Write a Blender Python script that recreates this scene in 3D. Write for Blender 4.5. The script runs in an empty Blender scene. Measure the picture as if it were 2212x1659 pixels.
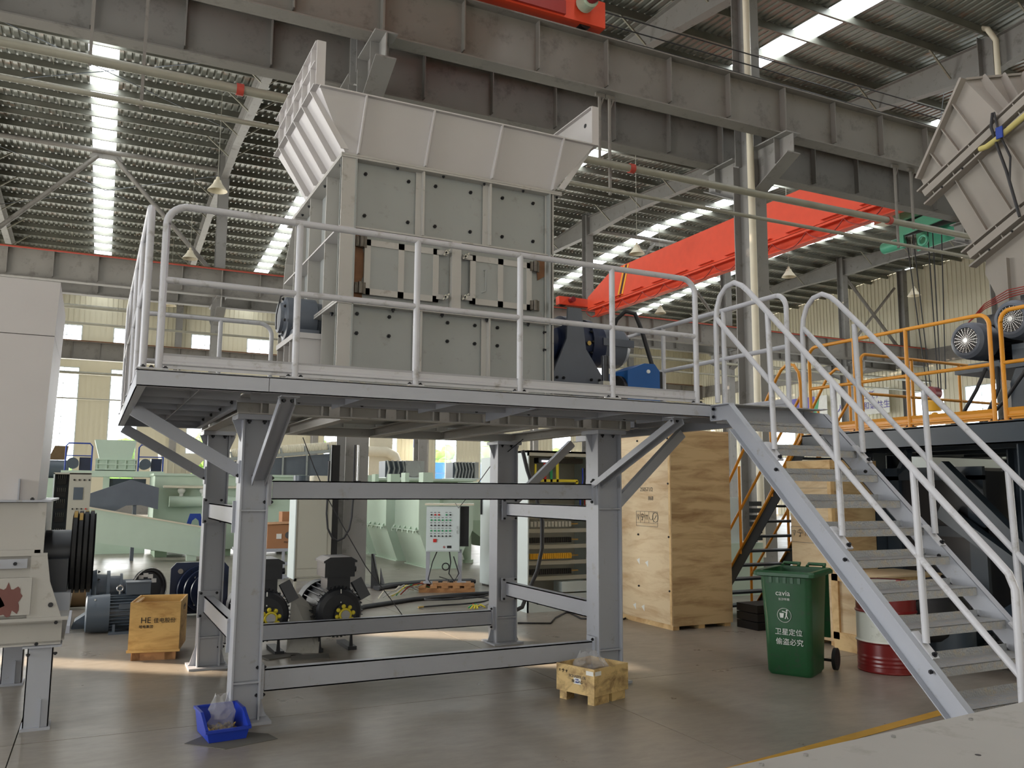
import bpy, math, random
from mathutils import Vector, Matrix
random.seed(7)
S = bpy.context.scene
COL = S.collection
PI = math.pi
def V(*a): return Vector(a)
# ---------------------------------------------------------------- camera
cam_d = bpy.data.cameras.new('camera'); cam = bpy.data.objects.new('camera', cam_d); COL.objects.link(cam)
S.camera = cam
yaw, pitch, roll, FPX = -0.4594, 0.1252, 0.0066, 1824.6
cf = V(-math.sin(yaw)*math.cos(pitch), math.cos(yaw)*math.cos(pitch), math.sin(pitch))
cr0 = V(math.cos(yaw), math.sin(yaw), 0); cu0 = cr0.cross(cf)
cr = cr0*math.cos(roll)+cu0*math.sin(roll); cu = cu0*math.cos(roll)-cr0*math.sin(roll)
M = Matrix.Identity(4)
for i in range(3): M[i][0] = cr[i]; M[i][1] = cu[i]; M[i][2] = -cf[i]
M.translation = V(-0.2099, -5.5127, 1.7978)
cam.matrix_world = M
cam_d.sensor_fit = 'HORIZONTAL'; cam_d.sensor_width = 36; cam_d.lens = 36*FPX/2212
cam_d.clip_start = 0.05; cam_d.clip_end = 400
# ---------------------------------------------------------------- world, sun, area lights, exposure
W = bpy.data.worlds.new('world'); S.world = W; W.use_nodes = True
wn = W.node_tree; wn.nodes.clear()
wo = wn.nodes.new('ShaderNodeOutputWorld'); wb = wn.nodes.new('ShaderNodeBackground')
wb.inputs[0].default_value = (0.86, 0.93, 1.0, 1); wb.inputs[1].default_value = 5.5
wn.links.new(wb.outputs[0], wo.inputs[0])
PHI = -0.012
sun_d = bpy.data.lights.new('sun', 'SUN'); sun = bpy.data.objects.new('sun', sun_d); COL.objects.link(sun)
sd = V(0.8, -0.6, -math.tan(math.radians(25))).normalized()
sun.rotation_euler = sd.to_track_quat('-Z', 'Y').to_euler(); sun_d.energy = 14; sun_d.angle = 0.009; sun_d.color = (1.0, 0.80, 0.60)
sun.location = (-30, 30, 20)
def area(name, loc, aim, sx, sy, power, col=(1, 1, 1)):
    d = bpy.data.lights.new(name, 'AREA'); o = bpy.data.objects.new(name, d); COL.objects.link(o)
    d.shape = 'RECTANGLE'; d.size = sx; d.size_y = sy; d.energy = power; d.color = col
    o.location = loc; o.rotation_euler = (V(*aim)-V(*loc)).to_track_quat('-Z', 'Y').to_euler()
    return o
area('daylight_left_door', (-15.6, 2, 3.8), (4, 2.5, 2.6), 14, 6.6, 2300, (0.95, 0.97, 1.0))
area('daylight_left_fill', (-15.6, 23, 5), (12, 20, 2), 24, 7, 7000, (1.0, 0.98, 0.94))  # fill added to brighten the far bay; its left-end windows are unseen
area('daylight_front_door', (2, -13.6, 3.8), (4, 2, 3.0), 16, 6.5, 420, (0.97, 0.98, 1.0))
area('daylight_right_end', (48, 8, 5), (20, 12, 4), 18, 7, 2600, (1.0, 0.99, 0.95))  # area light inside the right end; that wall has no door here
area('daylight_back_windows', (18, 58.6, 6.5), (18, 30, 3), 58, 8, 6000, (1.0, 0.99, 0.96))
S.view_settings.view_transform = 'Standard'; S.view_settings.look = 'None'
S.view_settings.gamma = 1; S.view_settings.use_curve_mapping = False
S.view_settings.exposure = 0.18
S.cycles.max_bounces = 6; S.cycles.diffuse_bounces = 4; S.cycles.glossy_bounces = 3
S.cycles.transmission_bounces = 4; S.cycles.transparent_max_bounces = 8
S.cycles.sample_clamp_indirect = 4.0; S.cycles.use_denoising = True
S.cycles.caustics_reflective = False; S.cycles.caustics_refractive = False
# ---------------------------------------------------------------- materials
MATS = {}
def lin(c): return tuple((x/255/12.92 if x/255 <= .04045 else ((x/255+.055)/1.055)**2.4) for x in c)
def mat(name, rgb, rough=0.5, metal=0.0, var=0.06, scale=3.0, dirt=None, dirt_amt=0.0, bump=0.0, bscale=60, spec=0.5, coat=0):
    m = bpy.data.materials.new(name); m.use_nodes = True; nt = m.node_tree; N = nt.nodes; L = nt.links
    b = N['Principled BSDF']; b.inputs['Roughness'].default_value = rough; b.inputs['Metallic'].default_value = metal
    b.inputs['Specular IOR Level'].default_value = spec; b.inputs['Coat Weight'].default_value = coat
    c = lin(rgb)
    tc = N.new('ShaderNodeTexCoord'); nz = N.new('ShaderNodeTexNoise'); nz.inputs['Scale'].default_value = scale; nz.inputs['Detail'].default_value = 5
    L.new(tc.outputs['Object'], nz.inputs['Vector'])
    mx = N.new('ShaderNodeMix'); mx.data_type = 'RGBA'
    mx.inputs[6].default_value = (*[x*(1-var*2) for x in c], 1); mx.inputs[7].default_value = (*[min(1, x*(1+var*2)) for x in c], 1)
    L.new(nz.outputs['Fac'], mx.inputs[0]); out = mx.outputs[2]
    if dirt:
        n2 = N.new('ShaderNodeTexNoise'); n2.inputs['Scale'].default_value = scale*2.3; n2.inputs['Detail'].default_value = 8; n2.inputs['Roughness'].default_value = 0.7
        L.new(tc.outputs['Object'], n2.inputs['Vector'])
        rp = N.new('ShaderNodeMapRange'); rp.inputs[1].default_value = 0.62-dirt_amt*0.25; rp.inputs[2].default_value = 0.72; L.new(n2.outputs['Fac'], rp.inputs[0])
        m2 = N.new('ShaderNodeMix'); m2.data_type = 'RGBA'; L.new(rp.outputs[0], m2.inputs[0]); L.new(out, m2.inputs[6]); m2.inputs[7].default_value = (*lin(dirt), 1); out = m2.outputs[2]
    L.new(out, b.inputs['Base Color'])
    if bump:
        n3 = N.new('ShaderNodeTexNoise'); n3.inputs['Scale'].default_value = bscale; L.new(tc.outputs['Object'], n3.inputs['Vector'])
        bp = N.new('ShaderNodeBump'); bp.inputs['Strength'].default_value = bump; bp.inputs['Distance'].default_value = 0.02; L.new(n3.outputs['Fac'], bp.inputs['Height']); L.new(bp.outputs[0], b.inputs['Normal'])
    MATS[name] = m; return m
def emis(name, rgb, st):
    m = bpy.data.materials.new(name); m.use_nodes = True; nt = m.node_tree; b = nt.nodes['Principled BSDF']
    b.inputs['Base Color'].default_value = (.8, .8, .8, 1); b.inputs['Emission Color'].default_value = (*lin(rgb), 1); b.inputs['Emission Strength'].default_value = st
    MATS[name] = m; return m
mat('paint_grey', (168, 171, 179), .42, var=.03, dirt=(150, 147, 142), dirt_amt=.10)
mat('paint_warm', (180, 177, 171), .5, var=.035, dirt=(150, 143, 132), dirt_amt=.12)
mat('paint_hopper', (198, 194, 192), .55, var=.02)
mat('paint_rail', (192, 192, 196), .4, var=.04, dirt=(150, 146, 140), dirt_amt=.2)
mat('panel_grey', (156, 159, 156), .45, var=.03, dirt=(140, 140, 134), dirt_amt=.15)
mat('bolt_black', (26, 26, 30), .45, .3)
mat('steel_col', (136, 134, 130), .55, var=.07, scale=1.2, dirt=(98, 94, 88), dirt_amt=.25)
mat('steel_beam', (122, 118, 111), .6, var=.09, scale=.8, dirt=(88, 82, 76), dirt_amt=.35)
mat('roof_sheet', (128, 130, 122), .36, .4, var=.2, scale=.7, dirt=(150, 118, 96), dirt_amt=.3)
mat('purlin_galv', (118, 118, 108), .42, .3, var=.18, scale=1.5)
mat('red_crane', (220, 76, 46), .45, var=.05)
mat('red_dark', (150, 40, 30), .5)
mat('yellow_stripe', (226, 168, 40), .5); mat('black_paint', (22, 22, 24), .45)
mat('hoist_green', (84, 172, 140), .4, var=.05)
mat('navy', (30, 40, 66), .35, var=.15); mat('gear_grey', (96, 102, 112), .4, var=.08)
mat('cooler_blue', (20, 84, 150), .4)
mat('yellow_rail', (224, 152, 44), .38, var=.05); mat('dark_steel', (52, 62, 72), .4, var=.1)
mat('motor_grey', (76, 86, 96), .38, var=.08); mat('motor_black', (34, 36, 42), .4, var=.15)
mat('green_mach', (192, 210, 192), .5, var=.03); mat('green_dark', (164, 186, 162), .5)
mat('cream', (214, 206, 184), .45, var=.04); mat('cab_white', (206, 216, 214), .4, var=.015); mat('cab_beige', (176, 174, 160), .45, var=.02)
mat('rust', (120, 84, 58), .8, var=.2, scale=12); mat('chrome', (190, 190, 188), .25, .9)
mat('bare_weld', (96, 90, 82), .4, .5, var=.3, scale=20)
mat('brown_metal', (112, 92, 66), .45, .6, var=.2)
mat('blue_plastic', (34, 62, 176), .35, var=.06); mat('rubber', (28, 28, 29), .6, var=.1); mat('cable', (38, 38, 40), .55)
mat('yellow_rubber', (224, 206, 60), .4); mat('bin_green', (34, 84, 50), .42, var=.1, scale=6, dirt=(60, 74, 62), dirt_amt=.3)
mat('drum_red', (112, 26, 26), .28, var=.05); mat('drum_white', (206, 208, 198), .35, var=.03, dirt=(150, 150, 136), dirt_amt=.1)
mat('white_print', (226, 230, 226), .5); mat('black_print', (36, 32, 30), .6); mat('grey_print', (120, 112, 100), .7); mat('red_print', (170, 28, 30), .5)
mat('plate_steel', (172, 170, 163), .5, .1, var=.06, scale=2.0, dirt=(150, 146, 136), dirt_amt=.2)
mat('tread_grey', (158, 160, 162), .5, var=.08, scale=8, dirt=(176, 164, 142), dirt_amt=.55, bump=.5, bscale=70)
mat('peel_brown', (120, 78, 72), .7, var=.1); mat('cardboard', (168, 120, 84), .8, var=.05); mat('label_white', (228, 228, 222), .6)
mat('red_plastic', (190, 40, 34), .4); mat('green_plastic', (40, 150, 96), .4); mat('grey_dark', (84, 84, 84), .5)
mat('banner_purple', (100, 92, 170), .6); mat('banner_blue', (30, 62, 150), .6); mat('tree_green', (120, 160, 70), .8, var=.3, scale=1.5); mat('truck_blue', (40, 110, 190), .5)
mat('outside_ground', (170, 168, 150), .9); mat('yellow_line', (196, 150, 52), .7, var=.1, scale=9)
mat('lamp_shade', (206, 196, 170), .5); mat('tape_yellow', (196, 158, 76), .6); mat('brass', (176, 150, 92), .4, .7)
mat('red_pipe', (170, 62, 48), .5); mat('pipe_galv', (146, 143, 128), .45, .3, var=.1); mat('mat_grey', (100, 98, 92), .85); mat('sling', (190, 178, 110), .8)
mat('hopper_bg', (150, 144, 136), .6, var=.07, scale=1.2); mat('maroon', (120, 30, 36), .4)
emis('skylight_glow', (240, 246, 250), 8.5)
emis('tube_glow', (235, 245, 255), 3.0)
# floor concrete
def floor_mat():
    m = mat('concrete', (146, 139, 128), .22, var=.10, scale=.55, spec=.4)
    nt = m.node_tree; N = nt.nodes; L = nt.links; b = N['Principled BSDF']
    tc = N.new('ShaderNodeTexCoord'); n = N.new('ShaderNodeTexNoise'); n.inputs['Scale'].default_value = 1.7; n.inputs['Detail'].default_value = 9; n.inputs['Roughness'].default_value = .65
    L.new(tc.outputs['Object'], n.inputs['Vector'])
    r = N.new('ShaderNodeMapRange'); r.inputs[1].default_value = .3; r.inputs[2].default_value = .7; r.inputs[3].default_value = .26; r.inputs[4].default_value = .40
    L.new(n.outputs['Fac'], r.inputs[0]); L.new(r.outputs[0], b.inputs['Roughness'])
    old = b.inputs['Base Color'].links[0].from_socket
    n2 = N.new('ShaderNodeTexNoise'); n2.inputs['Scale'].default_value = 6; n2.inputs['Detail'].default_value = 10; n2.inputs['Roughness'].default_value = .75
    mp = N.new('ShaderNodeMapping'); mp.inputs['Scale'].default_value = (.6, 1.6, 1); L.new(tc.outputs['Object'], mp.inputs[0]); L.new(mp.outputs[0], n2.inputs['Vector'])
    r2 = N.new('ShaderNodeMapRange'); r2.inputs[1].default_value = .35; r2.inputs[2].default_value = .75; r2.inputs[3].default_value = 1.08; r2.inputs[4].default_value = .74
    L.new(n2.outputs['Fac'], r2.inputs[0])
    mu = N.new('ShaderNodeMix'); mu.data_type = 'RGBA'; mu.blend_type = 'MULTIPLY'; mu.inputs[0].default_value = 1
    L.new(old, mu.inputs[6]); L.new(r2.outputs[0], mu.inputs[7]); L.new(mu.outputs[2], b.inputs['Base Color'])
floor_mat()
def wood(name, a, bcol, sx=1.2, sz=9):
    m = bpy.data.materials.new(name); m.use_nodes = True; nt = m.node_tree; N = nt.nodes; L = nt.links; b = N['Principled BSDF']; b.inputs['Roughness'].default_value = .62
    tc = N.new('ShaderNodeTexCoord'); mp = N.new('ShaderNodeMapping'); mp.inputs['Scale'].default_value = (sx, sx, sz); L.new(tc.outputs['Object'], mp.inputs[0])
    n = N.new('ShaderNodeTexNoise'); n.inputs['Scale'].default_value = 1.6; n.inputs['Detail'].default_value = 9; n.inputs['Roughness'].default_value = .62; n.inputs['Distortion'].default_value = .5; L.new(mp.outputs[0], n.inputs['Vector'])
    r = N.new('ShaderNodeValToRGB'); e = r.color_ramp.elements; e[0].position = .30; e[0].color = (*lin(bcol), 1); e[1].position = .56; e[1].color = (*lin(a), 1)
    L.new(n.outputs['Fac'], r.inputs[0]); L.new(r.outputs[0], b.inputs['Base Color']); MATS[name] = m
wood('plywood', (222, 200, 162), (190, 156, 114), .8, 4); wood('plywood_shade', (204, 178, 134), (150, 118, 80), .7, 5); wood('crate_yellow', (222, 182, 112), (176, 128, 66), 1.5, 5); wood('crate_small', (216, 186, 128), (120, 92, 58), 4, 6); wood('pallet_wood', (186, 136, 88), (136, 92, 56), 3, 5); wood('pine', (226, 194, 140), (190, 148, 96), 2, 3)  # darker plywood copy puts shade on the tall crates' front panels
def glass_mat():
    m = bpy.data.materials.new('window_glass'); m.use_nodes = True; nt = m.node_tree; N = nt.nodes; L = nt.links; N.clear()
    o = N.new('ShaderNodeOutputMaterial'); t = N.new('ShaderNodeBsdfTransparent'); g = N.new('ShaderNodeBsdfGlossy'); g.inputs['Roughness'].default_value = .05
    x = N.new('ShaderNodeMixShader'); x.inputs[0].default_value = .06; L.new(t.outputs[0], x.inputs[1]); L.new(g.outputs[0], x.inputs[2]); L.new(x.outputs[0], o.inputs[0]); MATS['window_glass'] = m
    m = bpy.data.materials.new('clear_bag'); m.use_nodes = True; nt = m.node_tree; N = nt.nodes; L = nt.links; N.clear()
    o = N.new('ShaderNodeOutputMaterial'); t = N.new('ShaderNodeBsdfTransparent'); t.inputs[0].default_value = (.93, .93, .93, 1); g = N.new('ShaderNodeBsdfPrincipled'); g.inputs['Base Color'].default_value = (.75, .75, .76, 1); g.inputs['Roughness'].default_value = .12
    x = N.new('ShaderNodeMixShader'); x.inputs[0].default_value = .22; L.new(t.outputs[0], x.inputs[1]); L.new(g.outputs[0], x.inputs[2]); L.new(x.outputs[0], o.inputs[0]); MATS['clear_bag'] = m
glass_mat()
mat('wall_beige', (214, 208, 184), .55, var=.02, scale=.5)
# ---------------------------------------------------------------- mesh builder
class MB:
    def __init__(s): s.v = []; s.f = []; s.sm = []
    def add(s, vs, fs, sm=False):
        n = len(s.v); s.v += [tuple(a) for a in vs]; s.f += [tuple(i+n for i in f) for f in fs]; s.sm += [sm]*len(fs); return s
    def box(s, x0, x1, y0, y1, z0, z1):
        if x0 > x1: x0, x1 = x1, x0
        if y0 > y1: y0, y1 = y1, y0
        if z0 > z1: z0, z1 = z1, z0
        return s.add([(x0, y0, z0), (x1, y0, z0), (x1, y1, z0), (x0, y1, z0), (x0, y0, z1), (x1, y0, z1), (x1, y1, z1), (x0, y1, z1)],
                     [(0, 3, 2, 1), (4, 5, 6, 7), (0, 1, 5, 4), (1, 2, 6, 5), (2, 3, 7, 6), (3, 0, 4, 7)])
    def prism(s, poly, ext):
        poly = [Vector(p) for p in poly]; e = Vector(ext); n = len(poly)
        return s.add([*poly, *[p+e for p in poly]], [tuple(range(n))[::-1], tuple(range(n, 2*n))]+[(i, (i+1) % n, n+(i+1) % n, n+i) for i in range(n)])
    def bar(s, p, q, w, h, up=(0, 0, 1), ou=0.0, ow=0.0):
        p = Vector(p); q = Vector(q); d = (q-p).normalized(); u = Vector(up); a = d.cross(u)
        if a.length < 1e-4: a = d.cross(Vector((1, 0, 0)))
        a.normalize(); u = a.cross(d).normalized()
        c = [(-1, -1), (1, -1), (1, 1), (-1, 1)]
        vs = [p+a*(x*w/2+ow)+u*(y*h/2+ou) for x, y in c]+[q+a*(x*w/2+ow)+u*(y*h/2+ou) for x, y in c]
        return s.add(vs, [(0, 3, 2, 1), (4, 5, 6, 7), (0, 1, 5, 4), (1, 2, 6, 5), (2, 3, 7, 6), (3, 0, 4, 7)])
    def hbeam(s, p, q, w, h, t=.012, up=(0, 0, 1), tw=None):   # w = flange width, h = depth along up
        tw = tw or t*.8
        s.bar(p, q, w, t, up, ou=h/2-t/2); s.bar(p, q, w, t, up, ou=-h/2+t/2); return s.bar(p, q, tw, h-2*t, up)
    def chan(s, p, q, w, h, t=.01, up=(0, 0, 1), side=1):      # web on +side
        s.bar(p, q, w, t, up, ou=h/2-t/2); s.bar(p, q, w, t, up, ou=-h/2+t/2); return s.bar(p, q, t, h, up, ow=side*(w/2-t/2))
    def angle(s, p, q, w, h, t=.01, up=(0, 0, 1), side=1):
        s.bar(p, q, w, t, up, ou=h/2-t/2); return s.bar(p, q, t, h, up, ow=side*(w/2-t/2))
    def lathe(s, p, d, prof, n=20, closed=True):
        p = Vector(p); d = Vector(d).normalized(); a = d.cross(Vector((0, 0, 1)))
        if a.length < 1e-3: a = Vector((1, 0, 0))
        a.normalize(); b = d.cross(a)
        for (t0, r0), (t1, r1) in zip(prof[:-1], prof[1:]):
            vs = []
            for t, r in ((t0, r0), (t1, r1)):
                for i in range(n):
                    g = 2*PI*i/n; vs.append(p+d*t+(a*math.cos(g)+b*math.sin(g))*max(r, 1e-4))
            s.add(vs, [(i, (i+1) % n, n+(i+1) % n, n+i) for i in range(n)], abs(t1-t0) > 1e-5 and n > 8)
        return s
    def cyl(s, p, q, r, r1=None, n=16):
        p = Vector(p); q = Vector(q); L = (q-p).length; r1 = r if r1 is None else r1
        return s.lathe(p, q-p, [(0, 0), (0, r), (L, r1), (L, 0)], n)
    def tube(s, pts, r, n=8):
        pts = [Vector(p) for p in pts]; rings = []; d0 = (pts[1]-pts[0]).normalized()
        a = d0.cross(Vector((0, 0, 1)));
        if a.length < 1e-2: a = d0.cross(Vector((0, 1, 0)))
        a.normalize(); vs = []
        for i, p in enumerate(pts):
            d = (pts[min(i+1, len(pts)-1)]-pts[max(i-1, 0)]).normalized(); a = (a-d*a.dot(d)).normalized(); b = d.cross(a)
            vs += [p+(a*math.cos(2*PI*k/n)+b*math.sin(2*PI*k/n))*r for k in range(n)]
        fs = []
        for i in range(len(pts)-1):
            o = i*n; fs += [(o+k, o+(k+1) % n, o+n+(k+1) % n, o+n+k) for k in range(n)]
        s.add(vs, fs, True); m = len(vs)
        s.add(vs[:n], [tuple(range(n))[::-1]]); return s.add(vs[m-n:], [tuple(range(n))])
    def ring(s, c, d, R, r, n=24, m=8):
        c = Vector(c); d = Vector(d).normalized(); a = d.cross(Vector((0, 0, 1)))
        if a.length < 1e-3: a = Vector((1, 0, 0))
        a.normalize(); b = d.cross(a); vs = []; fs = []
        for i in range(n):
            g = 2*PI*i/n; e = a*math.cos(g)+b*math.sin(g)
            for j in range(m):
                h = 2*PI*j/m; vs.append(c+e*(R+r*math.cos(h))+d*(r*math.sin(h)))
        for i in range(n):
            for j in range(m): fs.append((i*m+j, ((i+1) % n)*m+j, ((i+1) % n)*m+(j+1) % m, i*m+(j+1) % m))
        return s.add(vs, fs, True)
    def sphere(s, c, r, n=10, sc=(1, 1, 1)):
        vs = []; fs = []
        for i in range(n+1):
            for j in range(2*n):
                th = PI*i/n; ph = PI*j/n; vs.append((c[0]+r*sc[0]*math.sin(th)*math.cos(ph), c[1]+r*sc[1]*math.sin(th)*math.sin(ph), c[2]+r*sc[2]*math.cos(th)))
        for i in range(n):
            for j in range(2*n): fs.append((i*2*n+j, (i+1)*2*n+j, (i+1)*2*n+(j+1) % (2*n), i*2*n+(j+1) % (2*n)))
        return s.add(vs, fs, True)
    def platehole(s, c, ax, ay, w, h, r, t, n=20):      # rectangular plate with round hole; ax, ay unit axes, thickness t along ax x ay
        c = Vector(c); ax = Vector(ax); ay = Vector(ay); d = ax.cross(ay)*t; vs = []
        for off in (Vector((0, 0, 0)), d):
            for i in range(n):
                g = 2*PI*i/n+PI/n; x, y = math.cos(g), math.sin(g); vs.append(c+off+ax*(x*r)+ay*(y*r))
            for i in range(n):
                g = 2*PI*i/n+PI/n; x, y = math.cos(g), math.sin(g); k = min(w/2/max(abs(x), 1e-6), h/2/max(abs(y), 1e-6)); 
                vs.append(c+off+ax*(x*k)+ay*(y*k))
        fs = []
        for i in range(n):
            j = (i+1) % n
            fs += [(i, j, n+j, n+i), (2*n+j, 2*n+i, 3*n+i, 3*n+j), (j, i, 2*n+i, 2*n+j), (n+i, n+j, 3*n+j, 3*n+i)]
        return s.add(vs, fs)
    def mesh(s, name, material):
        me = bpy.data.meshes.new(name); me.from_pydata(s.v, [], s.f); me.polygons.foreach_set('use_smooth', s.sm)
        if material: me.materials.append(MATS[material])
        return me
    def build(s, name, material, parent=None, label=None, local=False, loc=None):
        b = BASE.get(parent.name) if parent is not None else (V(*loc) if loc else None)
        if b is not None and not local: s.v = [(x-b.x, y-b.y, z-b.z) for x, y, z in s.v]
        o = bpy.data.objects.new(name, s.mesh(name, material)); COL.objects.link(o)
        if parent is not None: o.parent = parent; BASE[o.name] = b if b is not None else V(0, 0, 0)
        else: o.location = b if b is not None else V(0, 0, 0); BASE[o.name] = b if b is not None else V(0, 0, 0)
        if label: o['label'] = label
        return o
BASE = {}
def tag(o, label, cat, group=None, kind=None):
    if label: o['label'] = label
    if cat: o['category'] = cat
    if group: o['group'] = group
    if kind: o['kind'] = kind
    return o
def thing(name, label, cat, loc=(0, 0, 0), group=None, bld=False, rotz=None):
    """Empty at the thing's base; parts are given in world coordinates unless rotz is set (then local)."""
    o = bpy.data.objects.new(name, None); COL.objects.link(o); o.empty_display_size = .1
    p = V(*loc); BASE[o.name] = p
    if bld: o.rotation_euler = (0, 0, PHI); o.location = Matrix.Rotation(PHI, 3, 'Z') @ p
    else: o.location = p
    if rotz is not None: o.rotation_euler = (0, 0, rotz); BASE[o.name] = V(0, 0, 0)
    return tag(o, label, cat, group)
def struct(name, mb, material, bld=True, label=None):
    o = mb.build(name, material); o['kind'] = 'structure'
    if bld: o.rotation_euler = (0, 0, PHI)
    if label: o['label'] = label
    return o
def inst(name, me, parent, loc, rot=(0, 0, 0), label=None):
    """a part that shares mesh data; loc in the coordinates of the parent's parts"""
    o = bpy.data.objects.new(name, me); COL.objects.link(o); o.parent = parent
    o.location = V(*loc)-BASE[parent.name]; o.rotation_euler = rot
    BASE[o.name] = BASE[parent.name]
    if label: o['label'] = label
    return o
def copy_tree(o, parent=None):
    c = o.copy(); COL.objects.link(c)
    if parent is not None: c.parent = parent
    for ch in list(o.children): copy_tree(ch, c)
    return c
hexm = MB().lathe((0, 0, 0), (0, 0, 1), [(0, 0), (0, .017), (.016, .017), (.016, 0)], 6); hexm.lathe((0, 0, 0), (0, 0, 1), [(.016, 0), (.016, .009), (.03, .009), (.03, 0)], 6)
BOLT = hexm.mesh('bolt', 'bolt_black')
shex = MB().lathe((0, 0, 0), (0, 0, 1), [(0, 0), (0, .014), (.013, .014), (.013, 0)], 6); shex.lathe((0, 0, 0), (0, 0, 1), [(.013, 0), (.013, .008), (.02, .008), (.02, 0)], 6)
BOLTS = shex.mesh('bolt', 'bolt_black')
RF = (PI/2, 0, 0)      # +Z of the mesh points to -Y
RL = (0, -PI/2, 0)     # points to -X
RR = (0, PI/2, 0)
RD = (PI, 0, 0)
def text(s, parent, loc, size, material, rot=(PI/2, 0, 0), name='lettering', ext=.0015, alignx='CENTER', label=None):
    cu_ = bpy.data.curves.new(name, 'FONT'); cu_.body = s; cu_.size = size; cu_.extrude = ext; cu_.align_x = alignx; cu_.align_y = 'CENTER'; cu_.resolution_u = 2
    tmp = bpy.data.objects.new('tmp', cu_); COL.objects.link(tmp); dg = bpy.context.evaluated_depsgraph_get(); dg.update()
    me = bpy.data.meshes.new_from_object(tmp.evaluated_get(dg)); COL.objects.unlink(tmp); bpy.data.objects.remove(tmp)
    me.materials.clear(); me.materials.append(MATS[material])
    return inst(name, me, parent, loc, rot, label)
# ================================================================ THE HALL (its own axes, turned by PHI)
X0, X1, Y0, Y1 = -16.0, 50.0, -14.0, 59.2
R1, R2, R3 = 10.35, 34.6, 58.6
FR = [-5.85, 4.1, 14.05, 23.8, 33.65, 43.5]
def rz(y):
    if y < -13.8: return 17.2
    if y < R1: return 17.2-1.5*(y+13.8)/(R1+13.8)
    if y < R2: return 15.7+1.5*(y-R1)/(R2-R1)
    return 17.2-1.4*(y-R2)/(R3-R2)
# floor slabs with open joints
fl = MB().box(X0, X1, Y0, Y1, -.30, -.06)
fl = struct('floor', fl, 'concrete')
jx = [X0, -9.5, -5.1, -.60, 3.87, 8.3, 12.8, 17.3, 21.8, 26.3, 32, 38, 44, X1]
jy = [Y0, -8.5, -3.4, 1.585, 6.6, 11.6, 17, 23, 29, 36, 44, 52, Y1]
for i in range(len(jx)-1):
    for j in range(len(jy)-1):
        g = .004
        s = MB().box(jx[i]+g, jx[i+1]-g, jy[j]+g, jy[j+1]-g, -.06, 0).build('slab', 'concrete', fl)
# roof sheet (trapezoid ribs), purlins, skylights
SKY = [-.98, 8.7, 18.95, 28.95, 38.9]
def sheet(xa, xb):
    mb = MB(); ys = [Y0, R1, R2, Y1]; x = xa; xs = []
    while x < xb-1e-6:
        for dx, dz in ((0, 0), (.14, 0), (.17, .04), (.22, .04), (.25, 0)):
            if x+dx <= xb+1e-6: xs.append((x+dx, dz))
        x += .25
    n = len(xs); vs = [(x, y, rz(y)+.26+dz) for y in ys for x, dz in xs]
    fs = [(j*n+i, j*n+i+1, (j+1)*n+i+1, (j+1)*n+i) for j in range(3) for i in range(n-1)]
    return mb.add(vs, fs)
edges = [X0]
for s in SKY: edges += [s-.45, s+.45]
edges.append(X1)
ceil_ = struct('ceiling', sheet(edges[0], edges[1]), 'roof_sheet')
for k in range(2, len(edges), 2): sheet(edges[k], edges[k+1]).build('roof_sheet', 'roof_sheet', ceil_)
for s in SKY:
    for ya, yb in ((Y0, R1-.6), (R1+.6, R2), (R2, Y1)):
        MB().add([(s-.45, ya, rz(ya)+.27), (s+.45, ya, rz(ya)+.27), (s+.45, yb, rz(yb)+.27), (s-.45, yb, rz(yb)+.27)], [(0, 1, 2, 3)]).build('skylight', 'skylight_glow', ceil_, label='glowing translucent skylight strip')
pm = MB(); L = X1-X0
pm.box(0, L, -.035, .035, 0, .012); pm.box(0, L, -.035, .035, .228, .24); pm.box(0, L, -.035, -.029, 0, .24); pm.box(0, L, .029, .035, 0, .03)
pm = pm.mesh('purlin', 'purlin_galv')
py = []
y = Y0+.8
while y < Y1-.3:
    py.append(y); inst('purlin', pm, ceil_, (X0, y, rz(y)+.01)); y += 1.46
sr = MB()
for f in [FR[0]-9.9]+FR:
    for dx in (3.2, 6.6):
        for a, b in zip(py[:-1], py[1:]): sr.bar((f+dx, a, rz(a)+.10), (f+dx, b, rz(b)+.18), .016, .016)
sr = sr.build('sag_rod', 'pipe_galv', ceil_); sr['kind'] = 'stuff'
# walls -----------------------------------------------------------
def ribwall(segs, axis, c, sgn, name, mat_='wall_beige', rib=.33):
    mb = MB()
    for a0, a1, z0, z1 in segs:
        if axis == 'x': mb.box(a0, a1, c, c+.12*sgn, z0, z1)
        else: mb.box(c, c+.12*sgn, a0, a1, z0, z1)
        k = math.ceil(a0/rib)
        while k*rib < a1-.05:
            a = k*rib
            if a > a0+.02:
                if axis == 'x': mb.box(a, a+.06, c-.03*sgn, c, z0, z1)
                else: mb.box(c-.03*sgn, c, a, a+.06, z0, z1)
            k += 1
    return struct(name, mb, mat_)
def wall_with(wins, a0, a1, top, zb=0):
    """wins: list of (x0, x1, [(z0, z1)...])"""
    segs = []; cur = a0
    for x0, x1, zs in sorted(wins):
        segs.append((cur, x0, zb, top)); z = zb
        for q0, q1 in zs:
            segs.append((x0, x1, z, q0)); z = q1
        segs.append((x0, x1, z, top)); cur = x1
    segs.append((cur, a1, zb, top)); return segs
bw = []
for w in (-13.7, -9.8, -3.95, -.12, 5.0, 8.9, 14.9, 18.9, 24.0, 28.0, 34.8, 38.6, 44.6): bw.append((w, w+1.9, [(2.0, 10.0), (11.45, 12.95)]))
ribwall(wall_with(bw, X0, X1, 16.2), 'x', Y1, 1, 'wall_back')
rw = [(w, w+2.3, [(1.6, 4.6), (5.6, 8.7)]) for w in (15.5, 19.5, 24.0, 28.6, 32.4, 39, 46)]
ribwall(wall_with(rw, Y0, Y1, 17.4), 'y', X1, 1, 'wall_right')
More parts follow.
